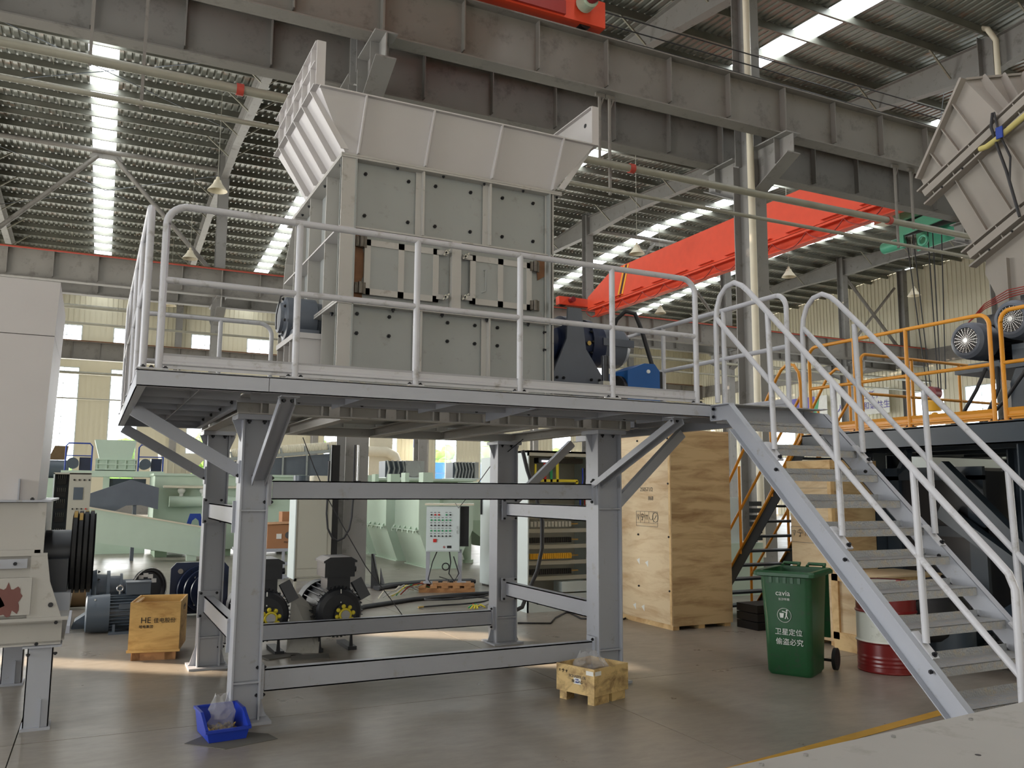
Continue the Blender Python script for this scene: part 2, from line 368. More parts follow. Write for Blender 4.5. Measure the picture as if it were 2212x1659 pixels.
sun_slots = [(15.75, 16.35, [(7.4, 9.9)]), (17.1, 17.75, [(11.2, 12.1)]), (18.8, 19.55, [(10.9, 11.9)])]  # unseen openings, placed and sized so sun patches land on the floor
ribwall(wall_with(sun_slots, Y0, Y1, 17.4), 'y', X0, -1, 'wall_left', rib=1.0)
ribwall([(X0, X1, 0, 17.4)], 'x', Y0, -1, 'wall_front', rib=1.0)
wc = [0]
def window(ax, a0, a1, z0, z1, nc, nr, c):
    wc[0] += 1; mb = MB(); t = .035
    def bx(p0, p1, q0, q1):
        if ax == 'x': mb.box(p0, p1, c-.02, c+.05, q0, q1)
        else: mb.box(c-.02, c+.05, p0, p1, q0, q1)
    bx(a0, a0+.06, z0, z1); bx(a1-.06, a1, z0, z1); bx(a0, a1, z0, z0+.06); bx(a0, a1, z1-.06, z1)
    for i in range(1, nc): x = a0+(a1-a0)*i/nc; bx(x-t/2, x+t/2, z0, z1)
    for j in range(1, nr): z = z0+(z1-z0)*j/nr; bx(a0, a1, z-t/2, z+t/2)
    w = struct('window_%d' % wc[0], mb, 'cab_white')
    pw, ph = (a1-a0)/nc, (z1-z0)/nr
    key = (ax, round(pw, 3), round(ph, 3))
    if key not in PANES:
        m_ = MB(); (m_.box(0, pw, 0, .006, 0, ph) if ax == 'x' else m_.box(0, .006, 0, pw, 0, ph)); PANES[key] = m_.mesh('pane', 'window_glass')
    for i in range(nc):
        for j in range(nr):
            p = (a0+pw*i, c+.02, z0+ph*j) if ax == 'x' else (c+.02, a0+pw*i, z0+ph*j)
            inst('pane', PANES[key], w, p)
PANES = {}
for x0, x1, zs in bw:
    if x0 < -8 or x0 > 40: nr = 3
    else: nr = 7
    window('x', x0, x1, 2.0, 10.0, 2, nr, Y1); window('x', x0, x1, 11.45, 12.95, 2, 2, Y1)
for x0, x1, zs in rw:
    for z0, z1 in zs: window('y', x0, x1, z0, z1, 2, 2, X1)
struct('trim_1', MB().box(X0, X1, Y1-.16, Y1-.04, 0, .9), 'steel_col'); struct('trim_2', MB().box(X1-.16, X1-.04, Y0, Y1, 10.5, 11.5), 'steel_beam')
# outside, seen through the windows
for i, x in enumerate([-12, -6, 1, 8, 16, 22, 27, 33, 40, 48]):
    t = thing('tree', 'leafy green tree outside, %s of the row beyond the far windows' % ['leftmost', 'second', 'third', 'fourth', 'fifth', 'sixth', 'seventh', 'eighth', 'ninth', 'rightmost'][i], 'tree', (x*1.3, 78+(i % 3)*3, 0), 'trees outside the far wall')
    b = BASE[t.name]; mb = MB(); rnd = random.Random(i)
    for k in range(26): mb.sphere((b.x+rnd.uniform(-3, 3), b.y+rnd.uniform(-2, 2), 4.0+rnd.uniform(-2.6, 2.2)), rnd.uniform(.6, 1.2), 4)
    mb.build('foliage', 'tree_green', t); MB().cyl((b.x, b.y, 0), (b.x, b.y, 4), .25, .15).build('trunk', 'pallet_wood', t)
t = thing('box_truck', 'blue lorry parked outside, seen through a far window', 'truck', (32.5, 72, 0), bld=True)
MB().box(28, 37, 71, 73.4, 1.4, 4.4).build('cargo_box', 'truck_blue', t)
for x in (29, 35.5): MB().cyl((x, 70.95, .5), (x, 71.3, .5), .5).build('wheel', 'rubber', t)
MB().box(37, 39, 71, 73.4, .7, 3.4).build('cab', 'cab_white', t)
struct('ground', MB().box(-60, 120, Y1+.2, 130, -.2, -.02), 'outside_ground')
# columns ----------------------------------------------------------
colnames = {R1: 'near row', R2: 'middle row', R3: 'back wall row'}
def column(x, yc, row, hi, label, near=True, far=True, pipe=False):
    t = thing('steel_column', label, 'column', (x, yc, 0), 'hall columns', True)
    mb = MB(); w, d = .44, .70
    mb.box(x-w/2, x+w/2, yc-d/2, yc-d/2+.025, 0, 10.0); mb.box(x-w/2, x+w/2, yc+d/2-.025, yc+d/2, 0, 10.0); mb.box(x-.01, x+.01, yc-d/2+.025, yc+d/2-.025, 0, 10.0)
    mb.build('lower_shaft', 'steel_col', t)
    mb = MB(); d2 = .5
    mb.box(x-w/2, x+w/2, yc-d2/2, yc-d2/2+.02, 10.0, hi); mb.box(x-w/2, x+w/2, yc+d2/2-.02, yc+d2/2, 10.0, hi); mb.box(x-.01, x+.01, yc-d2/2+.02, yc+d2/2-.02, 10.0, hi)
    mb.build('upper_shaft', 'steel_col', t)
    MB().box(x-.35, x+.35, yc-.5, yc+.5, 0, .03).build('base_plate', 'steel_col', t)
    for s, on in ((-1, near), (1, far)):
        if not on: continue
        ya = yc+s*d/2; yb = yc+s*1.55; mb = MB()
        mb.prism([(x-.012, ya, 9.15), (x-.012, yb, 9.75), (x-.012, yb, 10.22), (x-.012, ya, 10.22)], (.024, 0, 0))
        mb.prism([(x-.2, ya, 9.13), (x+.2, ya, 9.13), (x+.2, yb, 9.73), (x-.2, yb, 9.73)], (0, 0, .025)); mb.box(x-.22, x+.22, ya, yb, 10.22, 10.25)
        mb.build('crane_bracket', 'steel_col', t)
        MB().box(x-.18, x+.18, yb-s*.45-.01, yb-s*.45+.01, 9.6, 10.22).build('stiffener', 'steel_col', t)
    if pipe:
        xp = x-.33
        MB().tube([(xp-.25, yc-.1, hi+.05), (xp-.22, yc-.35, hi-.1), (xp, yc-.44, hi-.45), (xp, yc-.44, 9.2), (xp, yc-.44, .3)], .085, 12).build('downpipe', 'cream', t, 'cream plastic downpipe')
    return t
pl = {-5.85: 'at the far left', 4.1: 'behind the motors', 14.05: 'right of the grey staircase', 23.8: 'behind the ribbed chute', 33.65: 'second from the right end', 43.5: 'nearest the right end wall'}
for x in FR[1:]:
    column(x, R1, 1, rz(R1)+.2, 'tall grey H column of the near row, %s' % {4.1: 'standing behind the black motors', 14.05: 'rising beside the red crane bridge', 23.8: 'with a bent cream downpipe at the top right', 33.65: 'hidden far right behind the ribbed chute', 43.5: 'at the far right end'}[x], pipe=x in (14.05, 23.8))
for x in FR:
    column(x, R2, 2, rz(R2)+.2, 'grey H column of the middle row, %s' % {-5.85: 'leftmost, behind the grey crusher', 4.1: 'behind the left guardrail', 14.05: 'hidden behind the shredder', 23.8: 'left of the red crane bridge end', 33.65: 'seen under the red crane bridge', 43.5: 'in front of the cream end wall'}[x])
for x in FR: column(x-.9 if x > 20 else x, R3, 3, rz(R3)+.2, 'grey H column against the back wall, %s' % {-5.85: 'leftmost', 4.1: 'left of the white ducting', 14.05: 'behind the cabinets', 23.8: 'carrying the blue and white sign', 33.65: 'second from the right', 43.5: 'rightmost'}[x], far=False)
# rafters
FB = MB().bar((0, 0, 0), (.95, 0, .78), .05, .05).mesh('fly_brace', 'pipe_galv'); FB2 = MB().bar((0, 0, 0), (-.95, 0, .78), .05, .05).mesh('fly_brace', 'pipe_galv')
for x in FR:
    t = thing('roof_rafter', 'grey I-section roof rafter, %s' % {-5.85: 'leftmost of the roof frames', 4.1: 'second roof frame from the left, over the guardrail', 14.05: 'over the red end truck at the top', 23.8: 'meeting the column left of the red crane bridge', 33.65: 'over the middle of the red crane bridge', 43.5: 'nearest the cream end wall'}[x], 'rafter', (x, R2, rz(R2)), 'roof rafters', True)
    for ya, yb in ((Y0+.1, R1-.25), (R1+.25, R2-.25), (R2+.25, R3-.25)):
        mb = MB(); n = 6; za = rz(ya); zb = rz(yb)
        prof = []
        for k in range(n+1):
            u = k/n; y = ya+(yb-ya)*u; dep = .72+(.35*max(0, 1-u*7) if ya > Y0+1 else 0)+.35*max(0, (u-6/7)*7); prof.append((y, rz(y), rz(y)-dep))
        for (y_a, t0, b0), (y_b, t1, b1) in zip(prof[:-1], prof[1:]):
            mb.prism([(x-.008, y_a, b0), (x-.008, y_b, b1), (x-.008, y_b, t1), (x-.008, y_a, t0)], (.016, 0, 0))
            mb.prism([(x-.16, y_a, b0-.02), (x+.16, y_a, b0-.02), (x+.16, y_b, b1-.02), (x-.16, y_b, b1-.02)], (0, 0, .02))
            mb.prism([(x-.16, y_a, t0-.02), (x+.16, y_a, t0-.02), (x+.16, y_b, t1-.02), (x-.16, y_b, t1-.02)], (0, 0, .02))
        mb.build('beam_segment', 'steel_col', t)
    for k, y in enumerate(py):
        if y < 0 or abs(y-R1) < 1 or abs(y-R2) < 1: continue
        if k % 2: inst('fly_brace', FB2, t, (x-.12, y, rz(y)-.74))
        inst('fly_brace', FB, t, (x+.12, y, rz(y)-.74)) if k % 2 else None
# crane runway girders
def girder(yc, label, wires=False, red=False, x1=X1-.4):
    t = thing('crane_runway_beam', label, 'beam', (X0+.4, yc, 10.27), 'crane runway beams', True)
    MB().box(X0+.4, x1, yc-.21, yc+.21, 11.44, 11.47).build('top_flange', 'steel_beam', t)
    MB().box(X0+.4, x1, yc-.19, yc+.19, 10.27, 10.30).build('bottom_flange', 'steel_beam', t)
    MB().box(X0+.4, x1, yc-.01, yc+.01, 10.30, 11.44).build('web', 'steel_beam', t)
    st = MB().box(-.012, .012, -.16, -.01, .10, 1.14).box(-.012, .012, .01, .16, .10, 1.14).mesh('stiffener', 'steel_beam')
    sp = MB().box(-.02, .02, -.19, -.01, 0, 1.14).box(-.02, .02, .01, .19, 0, 1.14).mesh('splice_plate', 'steel_beam')
    x = 4.1-1.658*12; k = -12
    while x < x1-.5:
        if x > X0+.6: inst('splice_plate' if k % 6 == 0 else 'stiffener', sp if k % 6 == 0 else st, t, (x, yc, 10.30))
        x += 1.658; k += 1
    MB().box(X0+.4, x1, yc-.035, yc+.035, 11.47, 11.58).build('crane_rail', 'rust', t)
    if wires:
        for z in (11.88, 12.16, 12.44): MB().tube([(X0+.5, yc+.4, z), (x1, yc+.4, z)], .016, 5).build('conductor_wire', 'cable', t)
    if red: MB().box(X0+.5, x1, yc-.24, yc-.21, 11.44, 11.485).build('conductor_bar', 'red_pipe', t, 'red conductor bar')
girder(9.2, 'nearest grey crane runway beam crossing the top of the picture', wires=True)
girder(11.5, 'grey crane runway beam just behind the nearest one')
girder(33.4, 'far crane runway beam with a red conductor bar on its top edge', red=True)
girder(35.8, 'crane runway beam hidden behind the one with the red bar')
girder(57.2, 'farthest crane runway beam in front of the back windows')
# hung pipes
def hung(name, z, r, label, m, hx, clamps):
    t = thing(name, label, 'pipe', (X0+.4, 9.2, z), None, True)
    MB().tube([(X0+.4, 9.2, z), (X1-.5, 9.2, z)], r, 14).build('pipe', m, t)
    for x in clamps: MB().cyl((x-.06, 9.2, z), (x+.06, 9.2, z), r+.02, n=16).build('coupling', 'red_pipe', t, 'red pipe coupling')
    for x in hx:
        MB().bar((x, 9.2, z-.1), (x, 9.2, 10.2), .05, .05).bar((x-.1, 9.2, 10.22), (x+.12, 9.2, 10.22), .06, .08).bar((x, 9.2, 9.9), (x+.11, 9.2, 10.2), .03, .03).build('hanger', 'steel_beam', t)
hung('fire_main', 8.72, .085, 'thick galvanised pipe with red couplings hung under the near runway beam', 'pipe_galv', (-10, -.75, 8.95, 18.5, 28), (1.6, 9.75, 17.6))
hung('conduit_pipe', 8.14, .045, 'thin galvanised pipe running below the thick red-coupled one', 'pipe_galv', (-6, .05, 9.2, 17.9, 29), ())
# far pipes
for i, (y, z, r) in enumerate(((33.0, 9.2, .09), (33.0, 8.5, .05), (56.6, 9.3, .1), (56.6, 7.6, .05))):
    t = MB().tube([(X0+.4, y, z), (X1-.5, y, z)], r, 10).build('service_pipe', 'pipe_galv', None); t.rotation_euler = (0, 0, PHI)
    tag(t, ['upper pipe along the middle column row, behind the left guardrail', 'lower pipe along the middle column row', 'upper pipe crossing the back windows', 'lower pipe crossing the back windows'][i], 'pipe')
# roof struts and V bracing in the middle row
for xa, xb, lab in ((-5.85, 4.1, 'upper left, in front of the skylight strip'), (23.8, 33.65, 'behind the red crane bridge')):
    t = thing('vertical_bracing', 'tubular strut with V braces, '+lab, 'bracing', (xa, R2, 11.5), None, True); xm = (xa+xb)/2
    MB().tube([(xa+.24, R2, 16.55), (xb-.24, R2, 16.55)], .11, 10).build('strut', 'steel_beam', t)
    MB().tube([(xm-.35, R2, 16.3), (xa+.36, R2, 11.7)], .10, 10).build('brace', 'steel_beam', t); MB().tube([(xm+.35, R2, 16.3), (xb-.36, R2, 11.7)], .10, 10).build('brace', 'steel_beam', t)
    MB().prism([(xm-.7, R2-.01, 16.2), (xm+.7, R2-.01, 16.2), (xm+.45, R2-.01, 16.65), (xm-.45, R2-.01, 16.65)], (0, .02, 0)).build('gusset', 'steel_beam', t)
t = thing('cross_bracing', 'pair of crossed steel braces before the cream end wall', 'bracing', (43.5, R2, 11.6), None, True)
MB().tube([(43.8, R2, 16.1), (48.6, R2, 11.6)], .11, 8).build('brace', 'steel_beam', t); MB().tube([(48.6, R2+.15, 15.9), (44.2, R2+.15, 11.6)], .09, 8).build('brace', 'hopper_bg', t)
t = thing('steel_column', 'grey H column standing in the cream end wall, right of the crossed braces', 'column', (49.2, R2, 0), None, True)
MB().hbeam((49.2, R2, 0), (49.2, R2, 17.2), .4, .5, .02, (0, 1, 0)).build('shaft', 'steel_col', t)
# roof diagonal rods
for i, (a, b) in enumerate((((-5.8, 22), (4.0, 30)), ((4.0, 22), (-5.8, 30)), ((-5.8, 36), (4.0, 44)), ((4.0, 36), (-5.8, 44)), ((24, 12), (33.6, 20)), ((33.6, 12), (24, 20)))):
    r = MB().bar((a[0], a[1], rz(a[1])-.35), (b[0], b[1], rz(b[1])-.35), .022, .022).build('roof_tie_rod', 'dark_steel', ceil_)
# high-bay lamps
lp = [(2.81, 24.3), (2.76, 34.0), (2.65, 45.0), (20.13, 24.3), (28.3, 34.0), (28.8, 24.3), (37.4, 24.3)]
ll = ['left of the shredder, nearest', 'left, just above the red conductor bar', 'left, low, before the cream back wall', 'above the red crane bridge', 'below the red crane bridge', 'right of the tall column by the stairs', 'in front of the cream end wall']
lt = None
for (x, y), lab in zip(lp, ll):
    t = thing('pendant_lamp', 'cream conical high-bay lamp, '+lab, 'lamp', (x, y, 12), 'high-bay lamps', True)
    MB().lathe((x, y, 12.0), (0, 0, 1), [(0, .34), (.02, .33), (.25, .16), (.38, .11), (.40, .06), (.5, .05), (.5, 0)], 16).build('lamp_shade', 'lamp_shade', t)
    MB().cyl((x, y, 12.5), (x, y, rz(y)+.28), .012, n=5).build('rod', 'pipe_galv', t)
# red travelling crane
xc = 23.0
t = thing('bridge_crane', 'long red overhead crane bridge spanning the far bay, striped at its far end', 'crane', (xc, 22.5, 11.58), None, True)
ya, yb = 11.6, 33.0
mb = MB(); h = 1.75; zt = 13.05; xx = xc-.28
mb.prism([(xx, ya, zt-.8), (xx, ya+1.9, zt), (xx, yb-2.6, zt), (xx, yb-.2, zt-.95), (xx, yb-.2, zt-h+.15), (xx, ya, zt-h+.15)], (.56, 0, 0)); mb.build('main_girder', 'red_crane', t)
MB().prism([(xx-.04, ya, zt-h+.15), (xx-.04, yb-.1, zt-h+.15), (xx-.04, yb-.1, zt-h+.17), (xx-.04, ya, zt-h+.17)], (.64, 0, 0)).build('lower_plate', 'red_crane', t)
MB().hbeam((xc, ya+.5, zt-h-.08), (xc, yb-.5, zt-h-.08), .34, .42, .04).build('hoist_rail', 'red_crane', t)
MB().bar((xc-.45, ya+1, zt-h+.02), (xc-.45, yb-.6, zt-h+.02), .05, .08).build('cable_track', 'red_crane', t)
for k in range(11):
    y = ya+2+k*1.75; MB().bar((xc-.28, y, zt-h+.25), (xc-.28, y+.9, zt-h+.25), .3, .03).build('cable_bracket', 'red_crane', t)
pts = []; n = 11
for k in range(n*8+1):
    u = k/8; pts.append((xc-.48, ya+1.8+u*1.75, zt-h-.04-.42*math.sin(PI*(u % 1))**.8))
MB().tube(pts, .022, 5).build('festoon_cable', 'red_dark', t)
for s in (0, 1, 2):
    y = yb-3.1-s*.18; MB().prism([(xx-.012, y, zt-h+.2), (xx-.012, y-.13, zt-h+.2), (xx-.012, y-.75, zt-.05), (xx-.012, y-.62, zt-.05)], (.01, 0, 0)).build('warning_stripe', 'yellow_stripe' if s != 1 else 'black_paint', t, ['yellow stripe', 'black stripe', 'yellow stripe'][s])
for yy in (11.5, 33.4):
    e = MB().box(xc-1.8, xc+1.8, yy-.18, yy+.18, 11.68, 12.12).build('end_truck', 'red_crane', t)
    for s in (-1.5, 1.5): MB().cyl((xc+s, yy-.1, 11.76), (xc+s, yy+.1, 11.76), .18).build('wheel', 'black_paint', e)
    MB().cyl((xc-1.1, yy-.5, 11.95), (xc-1.1, yy-.15, 11.95), .15, n=12).build('travel_motor', 'maroon', e)
# green hoist trolley
t = thing('hoist_trolley', 'green hoist trolley with a wire drum hanging on the crane bridge', 'hoist', (24.6, 13.6, 10.1), None, True)
x = 24.3
MB().prism([(x, 14.4, 10.25), (x, 14.4, 11.0), (x, 11.9, 11.25), (x, 11.9, 10.35), (x, 12.2, 10.35), (x, 12.2, 10.8), (x, 14.2, 10.65), (x, 14.2, 10.25)], (.06, 0, 0)).build('side_frame', 'hoist_green', t)
MB().prism([(x+.9, 14.4, 10.25), (x+.9, 14.4, 11.0), (x+.9, 11.9, 11.25), (x+.9, 11.9, 10.35)], (.06, 0, 0)).build('side_frame', 'hoist_green', t)
MB().cyl((x+.3, 14.3, 10.95), (x+.3, 12.1, 10.95), .28).build('drum', 'black_paint', t)
MB().cyl((x+.2, 15.2, 10.45), (x+.2, 14.4, 10.45), .2).build('motor', 'hoist_green', t)
MB().box(x-.1, x+.8, 11.0, 11.8, 10.5, 11.2).build('gearbox', 'hoist_green', t)
MB().box(x, x+.5, 14.6, 15.4, 11.35, 11.9).build('control_box', 'cream', t, 'cream control box')
MB().box(x+.1, x+.9, 13.2, 14.4, 11.2, 11.9).build('upper_frame', 'hoist_green', t)
MB().ring((x-.05, 13.4, 10.25), (1, 0, 0), .16, .05, 18).build('sheave', 'hoist_green', t)
for k, (dx, dy) in enumerate(((0, 0), (.1, -.5), (.15, -.65), (.05, .3), (.2, -.95))): MB().tube([(x+.1+dx, 13.9+dy, 10.6), (x+.3+dx*.6, 13.7+dy*.5, 5.2)], .02, 5).build('wire_rope', 'cable', t)
hk = MB().lathe((x+.3, 13.6, 4.5), (0, 0, 1), [(0, .05), (.0, .22), (.3, .28), (.6, .08), (.6, 0)], 14).build('hook_block', 'yellow_stripe', t, 'yellow and red hook block')
MB().cyl((x+.15, 13.6, 5.1), (x+.45, 13.6, 5.1), .22).build('sheave', 'maroon', hk); MB().ring((x+.3, 13.6, 4.3), (1, 0, 0), .13, .04, 14).build('hook', 'yellow_stripe', hk)
# red end truck of the near crane, on the near runway beam
t = thing('near_crane', 'red end truck of a nearer overhead crane standing on the near runway beam', 'crane', (7.4, 9.2, 11.58), None, True)
MB().box(5.3, 9.0, 9.02, 9.38, 11.66, 12.25).build('end_truck', 'red_crane', t)
MB().box(5.5, 8.0, 8.96, 9.02, 11.70, 12.0).build('side_plate', 'red_dark', t)
MB().box(5.0, 7.1, -13, 9.3, 12.3, 14.0).build('main_girder', 'red_crane', t)
MB().prism([(7.1, 9.0, 12.0), (7.1, 9.0, 12.5), (8.2, 9.0, 12.28)], (0, .3, 0)).build('gusset', 'red_crane', t)
for xw in (5.7, 8.55): MB().cyl((xw, 9.1, 11.76), (xw, 9.3, 11.76), .17).build('wheel', 'black_paint', t)
MB().cyl((8.45, 8.98, 12.05), (8.45, 8.72, 12.05), .2).build('reducer', 'green_dark', t, 'green gear reducer'); MB().cyl((8.45, 8.8, 12.05), (8.75, 8.2, 12.35), .15).build('travel_motor', 'maroon', t, 'dark red travel motor')
# sign on the back column, banners on the end wall
t = thing('column_sign', 'tall white sign with a blue top on a back column', 'sign', (22.2, 57.9, 3.4), None, True)
MB().box(21.7, 22.5, 57.88, 57.92, 3.4, 5.8).build('board', 'label_white', t); MB().prism([(21.7, 57.87, 5.1), (22.5, 57.87, 4.8), (22.5, 57.87, 5.8), (21.7, 57.87, 5.8)], (0, .01, 0)).build('blue_top', 'banner_blue', t, 'blue header')
text('GEP', t, (22.15, 57.86, 5.5), .32, 'white_print'); text('一\n诚\n铸\n精\n品\n质', t, (21.92, 57.86, 4.35), .17, 'black_print'); text('联\n塑\n环\n保\n科\n技', t, (22.25, 57.86, 4.25), .17, 'banner_blue')
t = thing('wall_banner', 'white banner with purple Chinese lettering on the end wall', 'banner', (49.4, 38, 7.4), None, True)
MB().box(49.38, 49.4, 36.3, 41.5, 7.4, 9.2).build('cloth', 'label_white', t)
text('为己任，', t, (49.36, 38.1, 8.75), .62, 'banner_purple', (PI/2, 0, -PI/2)); text('人与自然和谐共生', t, (49.36, 38.6, 8.0), .6, 'banner_purple', (PI/2, 0, -PI/2))
t = thing('wall_banner', 'purple, green and white banner on the end wall, left of the lettered one', 'banner', (49.4, 43.4, 7.4), None, True)
MB().box(49.38, 49.4, 43.2, 46.3, 7.4, 9.2).build('cloth', 'banner_purple', t, 'purple cloth'); MB().box(49.38, 49.4, 42.0, 43.2, 7.4, 9.2).build('cloth', 'label_white', t); MB().prism([(49.37, 43.5, 7.4), (49.37, 43.1, 7.4), (49.37, 42.7, 9.2), (49.37, 43.1, 9.2)], (.01, 0, 0)).build('stripe', 'green_plastic', t, 'green stripe')
# ================================================================ THE STEEL PLATFORM
ZD = 2.516
P = thing('steel_platform', 'large light grey bolted steel platform on four H legs carrying the shredder', 'platform', (2.65, 2.6, 0))
LX = ((.957, 'l'), (4.275, 'r')); LY = ((1.56, 'f'), (3.85, 'b'))
xl0, xl1 = .852, 1.072
def leg(xa, xb, yc):
    o = MB(); ya, yb = yc-.11, yc+.11
    o.box(xa, xa+.014, ya, yb, .022, 2.345); o.box(xb-.014, xb, ya, yb, .022, 2.345); o.box(xa+.014, xb-.014, yc-.05, yc-.04, .022, 2.345)
    L = o.build('leg', 'paint_grey', P)
    xm = (xa+xb)/2
    MB().box(xm-.19, xm+.19, yc-.18, yc+.2, 0, .022).build('base_plate', 'paint_grey', L)
    MB().box(xm-.16, xm+.16, yc-.16, yc+.16, 2.345, 2.385).build('cap_plate', 'paint_grey', L)
    for s, x in ((-1, xa), (1, xb)):
        MB().prism([(x, yc-.006, .022), (x+s*.075, yc-.006, .022), (x+s*.06, yc-.006, .04), (x, yc-.006, .24)], (0, .012, 0)).build('gusset', 'paint_grey', L)
        MB().prism([(x, yc-.006, 2.345), (x+s*.07, yc-.006, 2.345), (x, yc-.006, 2.17)], (0, .012, 0)).build('gusset', 'paint_grey', L)
    for z in (.30, 1.62): MB().box(xa+.014, xb-.014, ya+.005, yc-.05, z, z+.012).build('stiffener', 'paint_grey', L)
    for dx in (-.06, .06): inst('bolt', BOLT, L, (xm+dx, yc-.08, 2.345), RD)
    return L
legs = [leg(.852, 1.072, 1.56), leg(4.165, 4.435, 1.56), leg(.852, 1.072, 3.81), leg(4.165, 4.435, 3.81)]
def tie_x(y, z0, z1):
    b = MB(); b.chan((1.115, y+.03, (z0+z1)/2), (4.15, y+.03, (z0+z1)/2), .09, z1-z0, .01, side=1)
    b = b.build('tie_beam', 'paint_grey', P)
    for x in (1.072, 4.137): MB().box(x, x+.028, y-.06, y+.09, z0-.045, z1+.045).build('end_plate', 'paint_grey', b)
    for x, rr in ((1.06, RL), (4.137, RL), (1.10, RR)):
        for z in (z0-.02, z1+.02): inst('bolt', BOLTS, b, (x, y-.03, z), rr)
    return b
for y in (1.54, 3.80):
    tie_x(y, .215, .385); tie_x(y, 1.711, 1.863) if y < 2 else None
def tie_y(x, z0, z1, s):
    b = MB().chan((x, 1.68, (z0+z1)/2), (x, 3.66, (z0+z1)/2), .09, z1-z0, .01, side=s).build('tie_beam', 'paint_grey', P)
    for y in (1.665, 3.665): MB().box(x-.10, x+.10, y-.012, y+.012, z0-.05, z1+.05).build('end_plate', 'paint_grey', b)
    for dx in (-.075, .075):
        for z in (z0-.03, z1+.03): inst('bolt', BOLTS, b, (x+dx, 3.653, z), RF)
for x, s in ((.93, -1), (4.31, -1)):
    tie_y(x, 1.495, 1.648, s); tie_y(x, .56, .72, s)
# main frame: H beams under the machine
F = MB().hbeam((.80, 1.46, 2.437), (4.50, 1.46, 2.437), .12, .1, .011).build('frame_beam', 'paint_warm', P)
MB().hbeam((.80, 3.85, 2.437), (4.50, 3.85, 2.437), .12, .1, .011).build('frame_beam', 'paint_warm', P)
for x in (.86, 2.66, 4.44): MB().hbeam((x, 1.52, 2.437), (x, 3.79, 2.437), .12, .1, .011).build('cross_beam', 'paint_warm', P)
for x in (1.7, 3.5): MB().hbeam((x, 1.52, 2.43), (x, 3.79, 2.43), .1, .1, .01).build('cross_beam', 'paint_warm', P)
bk_ = MB().hbeam((.9, 4.03, 2.50), (4.4, 4.03, 2.50), .10, .19, .012).build('back_beam', 'paint_warm', P)
for k in range(9): MB().box(1.2+k*.38, 1.212+k*.38, 3.98, 4.02, 2.42, 2.59).build('stiffener', 'paint_warm', bk_)
sm = MB().box(-.006, .006, -.054, -.004, 0, .078).mesh('stiffener', 'paint_warm'); sm2 = MB().box(-.045, .045, -.058, -.05, 0, .078).mesh('stiffener_plate', 'paint_warm')
for k in range(15):
    x = .98+k*.245; inst('stiffener', sm, F, (x, 1.46, 2.398))
    if k % 2 == 0: inst('stiffener_plate', sm2, F, (x+.1, 1.46, 2.398))
# deck modules
DKS = ((.0, .78, .0, 3.77), (.78, 5.30, .0, 1.34), (4.52, 5.30, 1.34, 3.77))
for i, (a, b_, c, d) in enumerate(DKS):
    dk = MB().box(a+.01, b_-.01, c+.01, d-.01, ZD-.008, ZD).build('deck_plate', 'tread_grey', P)
    if i == 0: js = [('y', .40)]; xs = [.5, 1.0, 1.5, 2.05, 2.6, 3.2]
    elif i == 1: js = [('x', .45), ('x', .9)]; xs = [1.5, 2.25, 3.0, 3.8, 4.5]
    else: js = [('y', 4.9)]; xs = [1.9, 2.5, 3.1]
    for ax, v in js:
        q = MB(); (q.bar((v, c+.03, ZD-.04), (v, d-.03, ZD-.04), .006, .06) if ax == 'y' else q.bar((a+.03, v, ZD-.04), (b_-.03, v, ZD-.04), .006, .06)); q.build('deck_rib', 'paint_grey', P)
    for v in xs:
        q = MB()
        if i in (0, 2): q.angle((a+.04, v, ZD-.04), (b_-.03, v, ZD-.04), .05, .06, .006)
        else: q.angle((v, c+.04, ZD-.04), (v, d-.03, ZD-.04), .05, .06, .006)
        q.build('joist', 'paint_grey', P)
zc, hh = (2.409+2.508)/2, .099
MB().chan((0, .025, zc), (.777, .025, zc), .05, hh, .006, side=1).build('edge_channel', 'paint_grey', P)
MB().chan((.781, .025, zc), (5.30, .025, zc), .05, hh, .006, side=1).build('edge_channel', 'paint_grey', P)
MB().chan((.028, .05, zc), (.028, 3.77, zc), .055, hh, .006, side=-1).build('edge_channel', 'paint_grey', P)
MB().chan((5.275, 3.77, zc), (5.275, .05, zc), .05, hh, .006, side=-1).build('edge_channel', 'paint_grey', P)
MB().chan((0, 3.745, zc), (.78, 3.745, zc), .05, hh, .006, side=-1).build('edge_channel', 'paint_grey', P)
MB().box(.78, 4.52, 1.325, 1.331, 2.470, 2.508).build('edge_angle', 'paint_grey', P)
MB().chan((.755, 1.34, zc), (.755, 3.75, zc), .05, hh, .006, side=1).build('edge_channel', 'paint_grey', P)
MB().chan((4.54, 1.34, zc), (4.54, 3.75, zc), .05, hh, .006, side=-1).build('edge_channel', 'paint_grey', P)
MB().prism([(2.9, .05, 2.45), (2.9, 1.3, 2.40), (2.9, 1.3, 2.50), (2.9, .05, 2.50)], (.008, 0, 0)).build('gusset', 'paint_grey', P)
for k in range(7): inst('bolt', BOLTS, P, (1.25+k*.52, 1.30, 2.489), RF)
for y in (.35, 1.25, 1.9, 2.5, 3.1): inst('bolt', BOLTS, P, (.735, y, 2.455), RL)
